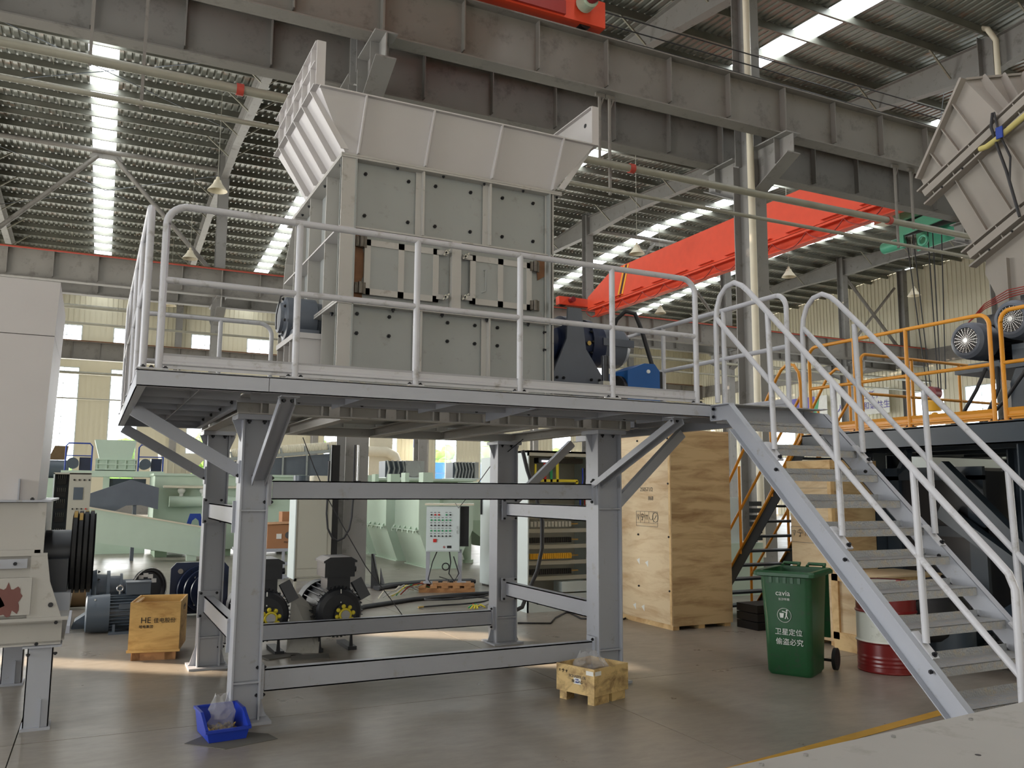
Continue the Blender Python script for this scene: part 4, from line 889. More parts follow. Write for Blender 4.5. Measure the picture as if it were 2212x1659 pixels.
# grey electric motor
def finned(t, c, ax, r, L, m, nf=28, ff=.03):
    c = V(*c); d = V(*ax); a = d.cross(V(0, 0, 1)).normalized(); u = V(0, 0, 1)
    MB().cyl(c, c+d*L, r*.88, n=28).build('stator', m, t)
    mb = MB()
    for k in range(nf):
        g = 2*PI*k/nf; e = a*math.cos(g)+u*math.sin(g)
        if abs(e.z) < .97: mb.bar(c+e*r*.94, c+d*L+e*r*.94, .010, r*.16, up=e)
    f = mb.build('cooling_fins', m, t); f['kind'] = 'stuff'
M1 = thing('electric_motor', 'slate grey finned electric motor lying beside the plywood box', 'motor', (.22, 6.5, 0), 'electric motors')
finned(M1, (.09, 6.5, .235), (1, 0, 0), .225, .48, 'motor_grey', 30)
MB().lathe((-.17, 6.5, .235), (1, 0, 0), [(0, 0), (0, .19), (.015, .225), (.27, .235), (.27, .2)], 32).build('fan_cowl', 'motor_grey', M1)
MB().box(.28, .56, 6.38, 6.62, .46, .60).build('terminal_box', 'motor_grey', M1); MB().box(.27, .57, 6.37, 6.63, .60, .615).build('terminal_lid', 'motor_grey', M1)
MB().ring((.21, 6.5, .53), (0, 1, 0), .035, .012, 16).cyl((.21, 6.5, .46), (.21, 6.5, .50), .015, n=8).build('eye_bolt', 'chrome', M1, 'steel lifting eye')
for y in (6.3, 6.7): MB().box(.1, .55, y-.05, y+.05, 0, .03).box(.14, .17, y-.03, y+.03, .03, .12).box(.46, .49, y-.03, y+.03, .03, .12).build('foot', 'motor_grey', M1)
MB().box(.2, .5, 6.28, 6.30, .3, .36).build('name_plate', 'motor_grey', M1); MB().cyl((-.06, 6.3, .42), (-.07, 6.27, .43), .012, n=8).build('bolt', 'chrome', M1)
G2 = thing('gear_unit', 'grey gear unit with a square flange and a bright disc behind the slate motor', 'gearbox', (.2, 7.0, 0))
MB().prism([(-.17, 6.75, .05), (-.17, 7.3, .05), (-.17, 7.3, .80), (-.17, 7.2, .86), (-.17, 6.9, .82), (-.17, 6.75, .74)], (.05, 0, 0)).build('flange_plate', 'motor_grey', G2)
MB().lathe((-.12, 7.05, .45), (1, 0, 0), [(0, .26), (.06, .28), (.06, .22), (.18, .21), (.18, .26), (.22, .26), (.22, .19), (.34, .19), (.34, .22), (.37, .22), (.37, .14), (.7, .14)], 26).build('gear_case', 'motor_grey', G2)
MB().lathe((.55, 7.08, .45), (.6, -.8, 0), [(0, 0), (0, .27), (.03, .28), (.05, .28), (.05, .24), (.03, .22), (.03, 0)], 34).build('disc', 'motor_black', G2, 'dark disc with a bright rim')
MB().ring((.585, 7.035, .45), (.6, -.8, 0), .278, .009, 36, 6).build('rim', 'chrome', G2)
for a in (.6, 1.1, 1.6, 2.1): MB().box(.5+.12*math.cos(a), .56+.12*math.cos(a), 6.93, 6.97, .45+.17*math.sin(a), .50+.17*math.sin(a)).build('lug', 'paint_warm', G2)
for k in range(7):
    g = k*.8; inst('bolt', BOLT, G2, (-.05, 7.05+.25*math.cos(g), .45+.25*math.sin(g)), RR)
MB().prism([(-.32, 6.9, 0), (.1, 6.9, 0), (.1, 6.9, .25), (-.1, 6.9, .22), (-.28, 6.9, .10)], (0, .3, 0)).build('foot', 'motor_grey', G2)
# black geared motor with square flange
G3 = thing('gear_unit', 'black gear unit with a big square flange plate and stacked discs behind the left legs', 'gearbox', (1.3, 7.6, 0))
MB().prism([(.89, 7.60, .02), (1.68, 7.60, .02), (1.68, 7.60, .66), (1.61, 7.60, .74), (.96, 7.60, .74), (.89, 7.60, .66)], (0, .05, 0)).build('flange_plate', 'navy', G3)
MB().cyl((1.02, 7.585, .62), (1.02, 7.60, .62), .035, n=16).build('bolt_hole', 'concrete', G3)
MB().lathe((1.30, 7.60, .36), (.25, -1, 0), [(0, .34), (.05, .34), (.05, .25), (.16, .24), (.16, .30), (.20, .30), (.20, .2), (.32, .2), (.32, .26), (.35, .26), (.35, .17), (.55, .17), (.55, 0)], 30).build('disc_stack', 'navy', G3)
for k in range(12):
    g = k*PI/6; inst('bolt', BOLT, G3, (1.31+.30*math.cos(g), 7.54, .36+.30*math.sin(g)), RF)
for k in range(8):
    g = k*PI/4; MB().cyl((1.36+.26*math.cos(g)*.9, 7.38, .36+.26*math.sin(g)), (1.37+.26*math.cos(g)*.9, 7.37, .36+.26*math.sin(g)), .02, n=8).build('stud', 'chrome', G3)
# two black motors with yellow couplings
def coupled(x, y, label, first):
    t = thing('electric_motor', label, 'motor', (x, y+.35, 0), 'electric motors'); z = .44
    finned(t, (x, y+.10, z), (.0, 1, 0), .27, .62, 'motor_black', 26)
    MB().lathe((x, y, z), (0, 1, 0), [(0, 0), (0, .10), (-.02, .10), (-.02, .19), (.0, .24), (.03, .262), (.12, .265), (.12, .2)], 36).build('end_shield', 'motor_black', t)
    mb = MB()
    for k in range(40):
        g = 2*PI*k/40; e = V(math.cos(g), 0, math.sin(g)); mb.bar(V(x, y+.02, z)+e*.262, V(x, y+.10, z)+e*.275, .008, .03, up=e)
    f = mb.build('shield_fins', 'motor_black', t); f['kind'] = 'stuff'
    MB().lathe((x, y+.70, z), (0, 1, 0), [(0, .27), (0, .285), (.22, .28), (.26, .24), (.26, 0)], 32).build('fan_cowl', 'motor_black', t)
    cx, cz = x+.045, z-.02
    MB().cyl((cx, y-.06, cz), (cx, y-.02, cz), .11, n=28).build('coupling_hub', 'motor_black', t)
    MB().lathe((cx, y-.10, cz), (0, 1, 0), [(0, 0), (0, .05), (.04, .05)], 22).build('shaft_end', 'chrome', t, 'steel shaft end')
    MB().ring((cx, y-.085, cz), (0, 1, 0), .06, .014, 24, 8).build('coupling_ring', 'yellow_rubber', t, 'yellow coupling ring')
    for k in range(8):
        g = k*PI/4+.2; MB().sphere((cx+.092*math.cos(g), y-.08, cz+.092*math.sin(g)), .024, 6).build('coupling_pad', 'yellow_rubber', t, 'yellow rubber pad')
    MB().box(x-.13, x+.13, y+.06, y+.36, z+.24, z+.38).build('terminal_neck', 'motor_black', t)
    MB().box(x-.17, x+.17, y+.02, y+.40, z+.38, z+.54).build('terminal_box', 'motor_black', t)
    MB().prism([(x-.19, y, z+.54), (x+.19, y, z+.54), (x+.19, y, z+.56), (x+.12, y, z+.60), (x-.12, y, z+.60), (x-.19, y, z+.56)], (0, .42, 0)).build('terminal_lid', 'motor_black', t)
    MB().cyl((x+.17, y+.2, z+.45), (x+.23, y+.2, z+.45), .035, n=12).build('cable_gland', 'motor_black', t)
    MB().bar((x+.22, y+.15, z+.33), (x+.32, y+.10, z+.13), .10, .12, up=(1, 0, .5)).build('junction_box', 'motor_black', t)
    MB().bar((x+.01, y-.015, z+.10), (x+.01, y-.005, z+.25), .012, .012, up=(0, 1, 0)).build('grease_pipe', 'chrome', t, 'pale grease pipe')
    for s in (-1, 1): MB().box(x+s*.14, x+s*.24, y+.1, y+.6, 0, .04).prism([(x+s*.16, y+.12, .04), (x+s*.2, y+.12, .04), (x+s*.18, y+.12, .30)], (0, .03, 0)).build('foot', 'motor_black', t)
    return t
coupled(2.36, 3.98, 'black electric motor with a yellow coupling, right one of two', True)
coupled(1.56, 4.02, 'black electric motor with a yellow coupling, partly behind the front left leg', False)
t = thing('sheet_cover', 'pale grey sheet draped between the two black motors', 'sheet', (1.96, 4.2, 0))
MB().prism([(1.82, 4.12, .02), (2.16, 4.05, .0), (2.24, 4.25, .47), (2.10, 4.28, .50), (1.98, 4.30, .62), (1.90, 4.3, .62)], (0, .008, 0)).build('sheet', 'plate_steel', t)
for a, (x, y, r) in enumerate(((1.75, 4.05, .3), (2.02, 3.85, -.2))):
    t = thing('floor_plate', ['thin dark-edged plywood board on the floor by the motors, left', 'thin plywood board on the floor by the motors, right'][a], 'board', (x, y, 0), rotz=r); MB().box(-.2, .2, -.12, .12, 0, .012).build('board', 'mat_grey', t)
# ---------------------------------------------------------------- crates
def outline(par, pts, w, material, name='marking', axis='y', closed=True):
    """thin printed line on a plane; pts are (a, z), axis gives the plane's normal"""
    mb = MB(); n = len(pts)
    for i in range(n if closed else n-1):
        mb.bar(pts[i], pts[(i+1) % n], w, .0015, up=((0, 1, 0) if axis == 'y' else (1, 0, 0)))
    return mb.build(name, material, par)
t = thing('plywood_box', 'open yellow plywood box stencilled HE on a pallet base left of the platform', 'crate', (.6, 4.5, 0), 'wooden crates', rotz=math.radians(-11.4))
w, d = .50, .66
t.location = Vector((.245, 4.42, 0))
wd = MB().box(0, w, 0, .014, .10, .60).build('front_panel', 'crate_yellow', t); MB().box(0, w, d-.014, d, .10, .60).build('back_panel', 'crate_yellow', t)
MB().box(0, .014, .014, d-.014, .10, .60).build('left_panel', 'crate_yellow', t); MB().box(w-.014, w, .014, d-.014, .10, .60).build('right_panel', 'crate_yellow', t)
MB().box(0, w, 0, d, .085, .10).build('bottom_panel', 'crate_yellow', t); MB().box(-.012, w+.012, -.014, 0, .085, .11).build('bottom_batten', 'crate_yellow', t)
for x in (.04, w-.14): MB().box(x, x+.08, .02, d-.02, 0, .085).build('runner', 'pallet_wood', t)
MB().box(.03, w-.03, .02, .08, 0, .085).build('runner', 'pallet_wood', t)
MB().box(.03, w-.03, .02, .14, .57, .582).build('inner_board', 'pallet_wood', t); MB().box(.014, .05, .014, d-.014, .56, .58).build('inner_board', 'pine', t)
text('HE', t, (.16, -.002, .41), .085, 'black_print', name='stencil'); text('佳电股份', t, (.345, -.002, .405), .055, 'black_print', name='stencil'); text('哈电集团', t, (.165, -.002, .345), .035, 'black_print', name='stencil')
text('⇧ ☂', t, (w+.002, .35, .5), .07, 'grey_print', (PI/2, 0, PI/2), name='stencil')
t = thing('plywood_box', 'small open plywood box with a clear plastic bag inside, right of the platform legs', 'crate', (3.69, .772, 0), 'wooden crates', rotz=math.radians(18.2))
w, d = .46, .43
for nm, a in (('front_panel', (0, w, 0, .012)), ('back_panel', (0, w, d-.012, d)), ('left_panel', (0, .012, .012, d-.012)), ('right_panel', (w-.012, w, .012, d-.012))): MB().box(*a, .085, .30).build(nm, 'crate_small', t)
MB().box(0, w, 0, d, .075, .085).build('bottom_panel', 'crate_small', t)
for a in ((0.02, .22, .02, .09), (.26, .44, .02, .09), (.02, .12, .33, .41), (.26, .44, .33, .41)): MB().box(*a, 0, .075).build('runner_block', 'crate_small', t)
LS = (PI/2, 0, -PI/2)
text('SCHAEFFLER', t, (-.002, .19, .215), .034, 'grey_print', LS, 'stencil'); text('BE    AG', t, (-.002, .19, .175), .034, 'black_print', LS, 'stencil')
MB().box(-.0015, 0, .15, .23, .155, .205).build('sticker', 'label_white', t, 'white sticker with blue handwriting'); text('1507\n4009', t, (-.003, .19, .18), .02, 'banner_blue', LS, 'handwriting')
MB().box(-.0015, 0, .01, .09, .245, .28).build('label', 'label_white', t); MB().box(.01, .09, -.0015, 0, .245, .28).build('label', 'label_white', t)
text('⇈ ☂ ♆', t, (-.002, .35, .245), .03, 'black_print', LS, 'stencil')
def bag(name, label, cx, cy, z0, h, r, seed, lean=(0, 0)):
    t = thing(name, label, 'bag', (cx, cy, z0)); rnd = random.Random(seed); mb = MB(); n, m = 14, 9; vs = []; fs = []
    for j in range(m):
        u = j/(m-1); rr = r*(.9+.35*math.sin(PI*u*.9)-.55*u**2)
        for i in range(n):
            a = 2*PI*i/n; k = rr*(1+rnd.uniform(-.22, .22)); vs.append((cx+lean[0]*u+k*math.cos(a), cy+lean[1]*u+k*.8*math.sin(a), z0+h*u*(1+rnd.uniform(-.05, .05))))
    for j in range(m-1):
        for i in range(n): fs.append((j*n+i, j*n+(i+1) % n, (j+1)*n+(i+1) % n, (j+1)*n+i))
    fs.append(tuple(range(n))[::-1]); mb.add(vs, fs); mb.build('film', 'clear_bag', t); return t
bag('plastic_bag', 'crumpled clear plastic bag standing in the small plywood box', 3.87, 1.06, .09, .30, .14, 4, (-.04, .05))
t = thing('timber_plate', 'small grey steel offcut on the floor behind the small plywood box', 'plate', (4.3, 1.45, 0)); MB().box(4.22, 4.36, 1.38, 1.5, 0, .02).build('plate', 'paint_grey', t)
# big plywood crates
def seams(t, x0, x1, y0, y1, z0, z1, m): pass
t = thing('tall_crate', 'tall pale plywood crate standing behind the right platform leg', 'crate', (7.18, 4.7, 0), 'wooden crates')
MB().box(6.678, 6.69, 3.66, 5.2, .07, 2.60).build('left_panel', 'plywood', t); MB().box(6.69, 7.684, 3.66, 3.672, .05, 2.60).build('front_panel', 'plywood_shade', t)
MB().box(6.69, 7.684, 5.19, 5.2, .07, 2.60).build('back_panel', 'plywood', t); MB().box(7.672, 7.684, 3.672, 5.19, .07, 2.60).build('right_panel', 'plywood', t); MB().box(6.678, 7.684, 3.66, 5.2, 2.60, 2.62).build('lid', 'plywood', t)
for x in (6.70, 7.12, 7.56): MB().box(x, x+.10, 3.68, 5.18, 0, .07).build('skid', 'pine', t)
MB().box(6.672, 6.678, 3.66, 3.70, .07, 2.60).build('corner_batten', 'pine', t)
zs = 1.32; fr = [(6.676, 4.45, zs), (6.676, 3.95, zs), (6.676, 3.95, zs+.20), (6.676, 4.45, zs+.20)]
outline(t, fr, .006, 'grey_print', axis='x'); outline(t, [(6.676, 4.45, zs+.045), (6.676, 3.95, zs+.045)], .004, 'grey_print', axis='x', closed=False)
for k in range(1, 5): outline(t, [(6.676, 4.45-.1*k, zs+.045), (6.676, 4.45-.1*k, zs+.20)], .004, 'grey_print', axis='x', closed=False)
for k, g in enumerate(('♆', '☂', '⇈', '◡', '⊘')): text(g, t, (6.675, 4.40-.1*k, zs+.12), .10, 'grey_print', LS, 'stencil')
text('250571/2', t, (6.675, 4.2, 1.82), .08, 'grey_print', LS, 'handwriting'); text('868', t, (6.675, 4.1, 1.70), .08, 'grey_print', LS, 'handwriting')
for y, z in ((4.45, .82), (4.25, .80), (4.55, .20), (4.35, .20)): MB().prism([(6.676, y, z+.03), (6.676, y-.07, z+.06), (6.676, y-.07, z-.03)], (-.001, 0, 0)).build('paper_tag', 'label_white', t, 'white triangular paper tag')
for z in (.5, 1.2, 1.9, 2.5):
    for y in (3.70, 4.4, 5.1): inst('nail', BOLTS, t, (6.677, y, z), RL)
t = thing('tall_crate', 'tall plywood crate with a lid, standing behind the green bin', 'crate', (8.3, 2.3, 0), 'wooden crates')
MB().box(7.77, 7.782, 1.95, 2.62, .05, 2.09).build('left_panel', 'plywood', t); MB().box(7.782, 8.5, 1.95, 1.962, .05, 2.09).build('front_panel', 'plywood_shade', t); MB().box(7.782, 8.5, 2.608, 2.62, .05, 2.09).build('back_panel', 'plywood', t); MB().box(8.488, 8.5, 1.962, 2.608, .05, 2.09).build('right_panel', 'plywood', t)
MB().box(7.74, 8.53, 1.93, 2.64, 2.09, 2.18).build('lid', 'pine', t); MB().box(7.74, 8.53, 1.93, 2.64, 2.181, 2.19).build('lid_sheet', 'plywood', t)
for y in (1.96, 2.24, 2.52): MB().box(7.78, 8.5, y, y+.09, 0, .05).build('skid', 'pine', t)
for x, y in ((7.766, 1.952),): MB().box(x-.004, x+.05, y-.006, y, .0, 2.09).box(x-.006, x, y, y+.05, 0, 2.09).build('corner_post', 'pine', t)
zs = 1.18; outline(t, [(7.768, 2.62, zs), (7.768, 2.2, zs), (7.768, 2.2, zs+.19), (7.768, 2.62, zs+.19)], .006, 'grey_print', axis='x')
for k, g in enumerate(('♆', '☂', '⇈', '◡')): text(g, t, (7.767, 2.57-.1*k, zs+.11), .10, 'grey_print', LS, 'stencil')
for z in (1.62, 1.85): MB().box(7.7685, 7.77, 1.95, 2.62, z-.002, z+.002).build('panel_seam', 'grey_print', t)
t = thing('framed_crate', 'low plywood crate with a pine frame between the bin and the oil drum', 'crate', (8.2, 1.6, 0), 'wooden crates')
x0, x1, y0, y1 = 7.62, 8.67, 1.22, 1.86
MB().box(x0+.03, x1-.03, y0+.02, y1-.02, .14, .80).build('panels', 'plywood', t)
for (a, b, c, d, e, f) in ((x0, x0+.09, y0, y0+.03, .12, .86), (x1-.09, x1, y0, y0+.03, .12, .86), (x0, x0+.03, y0, y0+.09, .12, .86), (x0, x0+.03, y1-.09, y1, .12, .86), (x0, x1, y0-.005, y0+.03, .12, .21), (x0, x1, y0-.005, y0+.03, .78, .86), (x0, x0+.03, y0, y1, .12, .20), (x0, x0+.03, y0, y1, .78, .86)): MB().box(a, b, c, d, e, f).build('frame_batten', 'pine', t)
MB().box(x0-.02, x1+.02, y0-.02, y1+.02, .86, .88).build('lid', 'plywood', t)
for x in (x0+.01, x0+.55, x1-.15): MB().box(x, x+.14, y0+.01, y1, 0, .12).build('skid', 'pine', t)
# blue parts bin
t = thing('parts_bin', 'blue open-front plastic parts bin on the floor before the nearest leg', 'bin', (.655, 1.04, .004), rotz=math.radians(6))
w, d, h = .26, .36, .15; mb = MB()
mb.prism([(0, 0, 0), (0, d, 0), (-.02, d+.02, h+.02), (-.02, d*.45, h+.02), (-.02, 0-.01, h*.55)], (.012, 0, 0)); mb.prism([(w-.012, 0, 0), (w-.012, d, 0), (w+.008, d+.02, h+.02), (w+.008, d*.45, h+.02), (w+.008, -.01, h*.55)], (.012, 0, 0)); mb.box(0, w, 0, d, 0, .01); mb.prism([(0, d, 0), (w, d, 0), (w+.02, d+.02, h+.02), (-.02, d+.02, h+.02)], (0, .012, 0)); mb.prism([(0, 0, 0), (w, 0, 0), (w+.01, -.01, h*.5), (-.01, -.01, h*.5)], (0, .012, 0))
mb.build('tray', 'blue_plastic', t); MB().bar((-.03, -.012, h*.52), (w+.03, -.012, h*.52), .02, .02).build('front_rim', 'blue_plastic', t); MB().bar((-.03, d+.025, h+.02), (w+.03, d+.025, h+.02), .02, .02).build('back_rim', 'blue_plastic', t)
for s, x in ((0, -.02), (1, w+.02)): MB().bar((x, -.01, h*.56), (x, d*.45, h+.02), .02, .018).bar((x, d*.45, h+.02), (x, d+.02, h+.02), .02, .018).build('side_rim', 'blue_plastic', t)
rnd = random.Random(5)
sm_ = MB()
for k in range(70):
    x, y = rnd.uniform(.03, w-.03), rnd.uniform(.03, d-.05); sm_.cyl((x, y, .02+rnd.uniform(0, .03)), (x+rnd.uniform(-.03, .03), y+rnd.uniform(-.03, .03), .03+rnd.uniform(0, .03)), .008, n=6)
q = tag(sm_.build('loose_fasteners', 'brass', None), 'heap of small brass fasteners lying in the blue parts bin', 'fasteners', kind='stuff'); q.location = t.location; q.rotation_euler = t.rotation_euler
bag('plastic_bag', 'crumpled clear plastic bag standing in the blue parts bin', .77, 1.22, .04, .24, .08, 9, (-.02, .06))
t = thing('floor_mat', 'thin dark grey sheet under the blue parts bin', 'sheet', (.8, 1.1, 0)); MB().prism([(.50, 1.12, 0), (.74, .86, 0), (1.12, .96, 0), (1.08, 1.12, 0), (.76, 1.38, 0)], (0, 0, .003)).build('sheet', 'mat_grey', t)
# wheelie bin
WB = thing('wheelie_bin', 'green two-wheeled waste bin with its lid folded back and white lettering', 'bin', (5.93, 1.2, 0), rotz=math.radians(-61))
# local x: along the front (to the right in the picture), local y: depth
def rrect(x0, x1, y0, y1, r, z, n=4):
    pts = []
    for cx, cy, a in ((x1-r, y0+r, -PI/2), (x1-r, y1-r, 0), (x0+r, y1-r, PI/2), (x0+r, y0+r, PI)):
        for i in range(n+1): g = a+PI/2*i/n; pts.append((cx+r*math.cos(g), cy+r*math.sin(g), z))
    return pts
def loft(rings, mb, cap0=True, cap1=False, sm=False):
    n = len(rings[0]); vs = [p for r in rings for p in r]; fs = [(j*n+i, j*n+(i+1) % n, (j+1)*n+(i+1) % n, (j+1)*n+i) for j in range(len(rings)-1) for i in range(n)]
    mb.add(vs, fs, sm)
    if cap0: mb.add(rings[0], [tuple(range(n))[::-1]])
    if cap1: mb.add(rings[-1], [tuple(range(n))])
    return mb
mb = loft([rrect(.05, .46, .05, .46, .05, 0), rrect(.03, .48, .03, .50, .06, .03), rrect(.02, .49, .01, .54, .06, .5), rrect(0, .51, -.03, .58, .06, .97)], MB(), sm=True); loft([rrect(.015, .495, -.015, .565, .05, .97), rrect(.04, .47, .05, .5, .05, .10)], mb, False, True)
mb.build('bin_body', 'bin_green', WB)
mb = loft([rrect(-.02, .53, -.06, .62, .05, .96), rrect(-.05, .56, -.09, .66, .05, .97), rrect(-.05, .56, -.09, .66, .05, 1.0), rrect(-.03, .54, -.07, .64, .05, 1.02), rrect(0.02, .49, -.02, .58, .04, 1.015), rrect(.02, .49, -.02, .58, .04, .96)], MB(), False); mb.build('rim', 'bin_green', WB)
for x in (.04, .30): MB().tube([(x, .62, 1.02), (x, .68, 1.045), (x+.17, .68, 1.045), (x+.17, .62, 1.02)], .018, 8).build('handle', 'bin_green', WB)
MB().box(.02, .49, .70, .72, .30, .96).build('lid', 'bin_green', WB)
MB().tube([(-.04, .55, .10), (.58, .55, .10)], .015, 8).build('axle', 'black_paint', WB)
for x in (-.085, .54): 
    wl = MB().lathe((x, .57, .115), (1, 0, 0), [(0, 0), (0, .07), (.01, .11), (.045, .11), (.055, .07), (.055, 0)], 24).build('wheel', 'rubber', WB)
for k in range(5): MB().box(.10+k*.07, .13+k*.07, -.035, .02, .90, .96).build('rim_rib', 'bin_green', WB)
fy = .004
text('cavia', WB, (.23, -.022, .80), .075, 'white_print', name='lettering'); text('长沙环境', WB, (.24, -.018, .74), .028, 'white_print')
MB().ring((.235, -.006, .585), (0, 1, .05), .068, .0025, 32, 4).build('emblem_ring', 'white_print', WB, 'round white litter emblem')
e = MB(); e.prism([(.195, -.008, .56), (.225, -.008, .56), (.232, -.008, .605), (.188, -.008, .605)], (0, .002, 0)); e.cyl((.262, -.01, .632), (.262, -.007, .632), .009, n=10); e.bar((.262, -.008, .62), (.255, -.008, .585), .014, .003, up=(0, 1, 0)); e.bar((.255, -.008, .585), (.243, -.008, .552), .008, .003, up=(0, 1, 0)); e.bar((.257, -.008, .585), (.272, -.008, .552), .008, .003, up=(0, 1, 0)); e.bar((.26, -.008, .612), (.215, -.008, .625), .008, .003, up=(0, 1, 0)); e.build('emblem_figure', 'white_print', WB, 'white figure dropping litter in a basket')
text('卫星定位', WB, (.27, .003, .42), .068, 'white_print'); text('偷盗必究', WB, (.275, .006, .325), .068, 'white_print')
# oil drum
OD = thing('oil_drum', 'dark red and white steel oil drum with Chinese lettering under the stairs', 'drum', (7.22, .78, 0))
dx, dy = 7.22, .78
def drumpart(z0, z1, pr, m, lab=None): return MB().lathe((dx, dy, 0), (0, 0, 1), pr, 48).build('drum_band', m, OD, lab)
drumpart(0, .3, [(0, 0), (0, .285), (.01, .295), (.02, .29), (.06, .288), (.07, .291), (.09, .288), (.11, .291), (.13, .288), (.15, .291), (.17, .288), (.28, .288), (.295, .30), (.30, .30)], 'drum_red', 'dark red lower band')
drumpart(.3, .6, [(.30, .30), (.315, .288), (.58, .288), (.59, .298)], 'drum_white', 'white middle band'); drumpart(.6, .9, [(.59, .298), (.60, .30), (.615, .288), (.86, .288), (.88, .295), (.895, .295), (.895, .28)], 'drum_red', 'dark red upper band')
MB().lathe((dx, dy, .87), (0, 0, 1), [(0, 0), (0, .283), (.012, .283), (.006, .25), (.006, 0)], 40).build('drum_lid', 'drum_white', OD, 'white lid'); MB().cyl((dx+.1, dy-.1, .87), (dx+.1, dy-.1, .90), .03, n=12).build('bung', 'red_plastic', OD, 'red bung')
def ondrum(s, ang, z, size, m):
    a = math.radians(ang); text(s, OD, (dx+.2935*math.cos(a), dy+.2935*math.sin(a), z), size, m, (PI/2, 0, a+PI/2))
for i, ch in enumerate('长城'): ondrum(ch, 236+i*13, .405, .05, 'red_print')
for i, ch in enumerate('齿轮油'): ondrum(ch, 214+i*9, .475, .035, 'black_print')
for i, ch in enumerate('20251-2'): ondrum(ch, 210+i*5, .53, .024, 'black_print')
a = math.radians(246)
MB().ring((dx+.290*math.cos(a), dy+.290*math.sin(a), .485), (math.cos(a), math.sin(a), 0), .034, .007, 24, 6).build('drum_logo', 'red_print', OD, 'red ring logo')
t = thing('dark_bag', 'black rubber sheet and a yellow bag heaped behind the oil drum', 'bag', (8.0, .7, 0)); mb = MB(); mb.sphere((8.0, .75, .62), .33, 8, (1.3, .7, .9)); mb.sphere((7.75, .62, .5), .3, 8, (1, .6, .8)); mb.build('heap', 'rubber', t); MB().cyl((8.0, .7, 0), (8.0, .7, .4), .3).build('support_block', 'dark_steel', t)
# steel plate at the lower right edge
BZ = [(2.966, -3.204), (2.486, -3.238), (2.027, -3.264), (1.817, -3.279)]; BH = (2.573, -3.509)
FT = thing('steel_table', 'long grey steel plate with zinc bolts at the lower right corner', 'plate', (3.2, -3.6, 0))
ey = lambda x: -3.229+(x-1.933)*.0816
MB().prism([(1.0, ey(1.0), .90), (4.8, ey(4.8), .90), (4.8, -4.6, .90), (1.0, -4.6, .90)], (0, 0, .008)).build('top_plate', 'plate_steel', FT)
MB().prism([(1.02, ey(1.02)-.02, .0), (4.78, ey(4.78)-.02, .0), (4.78, ey(4.78)-.07, .0), (1.02, ey(1.02)-.07, .0)], (0, 0, .90)).build('side_plate', 'plate_steel', FT)
MB().box(1.02, 4.78, -4.58, -4.52, 0, .90).build('side_plate', 'plate_steel', FT)
zb = MB().lathe((0, 0, 0), (0, 0, 1), [(0, 0), (0, .0085), (.007, .0085), (.007, 0)], 6).mesh('bolt', 'chrome')
for x, y in BZ: inst('bolt', zb, FT, (x, y, .908), label='zinc bolt head')
MB().lathe((BH[0], BH[1], .9083), (0, 0, 1), [(0, 0), (0, .010), (.0006, .010), (.0006, 0)], 14).build('bolt_hole', 'black_paint', FT, 'small dark bolt hole')
ln = struct('trim_3', MB().prism([(1.5, -1.27, .001), (6.5, -.49, .001), (6.5, -.59, .001), (1.5, -1.37, .001)], (0, 0, .0015)), 'yellow_line', bld=False)
# ================================================================ MIDDLE GROUND
# control station on a pallet
t = thing('control_station', 'pale grey push-button control box on two posts with a flat roof', 'control panel', (5.6, 8.95, .12))
u0, u1 = V(5.27, 9.02, 0), V(5.83, 8.78, 0); du = (u1-u0).normalized(); dn = V(-du.y, du.x, 0); ang = math.atan2(du.y, du.x); Wd = (u1-u0).length
def lp_(a, b, z): return tuple(u0+du*a+dn*b+V(0, 0, z))
def lbox(par, a0, a1, b0, b1, z0, z1, nm, m, lab=None): return MB().prism([lp_(a0, b0, z0), lp_(a1, b0, z0), lp_(a1, b1, z0), lp_(a0, b1, z0)], (0, 0, z1-z0)).build(nm, m, par, lab)
lbox(t, 0, Wd, .03, .28, .69, 1.50, 'box', 'cab_white'); dr = lbox(t, .01, Wd-.01, 0, .03, .71, 1.49, 'door', 'cab_white'); lbox(t, -.03, Wd+.25, -.02, .42, 1.52, 1.55, 'roof', 'cream'); lbox(t, Wd, Wd+.16, .1, .35, .78, 1.50, 'back_box', 'black_paint')
for a in (0.0, Wd-.03): lbox(t, a, a+.07, .15, .20, .14, .72, 'post', 'paint_grey')
for a in (.0, Wd-.0): lbox(t, a-.04, a+.12, .08, .28, .12, .145, 'foot', 'paint_grey')
bt = MB().cyl((0, 0, 0), (0, 0, .02), .016, n=10).mesh('push_button', 'green_plastic'); bk = MB().cyl((0, 0, 0), (0, 0, .02), .014, n=10).box(-.004, .004, -.014, .014, .02, .03).mesh('selector', 'black_paint'); br = MB().cyl((0, 0, 0), (0, 0, .02), .017, n=10).mesh('push_button', 'red_plastic')
lbm = MB().box(-.02, .02, -.004, .004, 0, .002).mesh('legend_plate', 'black_paint')
for r in range(5):
    z = 1.35-.095*r
    for c in range(6):
        if r == 0 and c == 3: continue
        kind = (bk, br, br, None, bt, bk)[c] if r == 0 else (bt if r in (1, 3) else bk)
        inst('push_button' if kind is not bk else 'selector', kind, t, lp_(.09+.068*c, 0, z), (PI/2, 0, ang)); inst('legend_plate', lbm, t, lp_(.09+.068*c, -.001, z+.045), (PI/2, 0, ang))
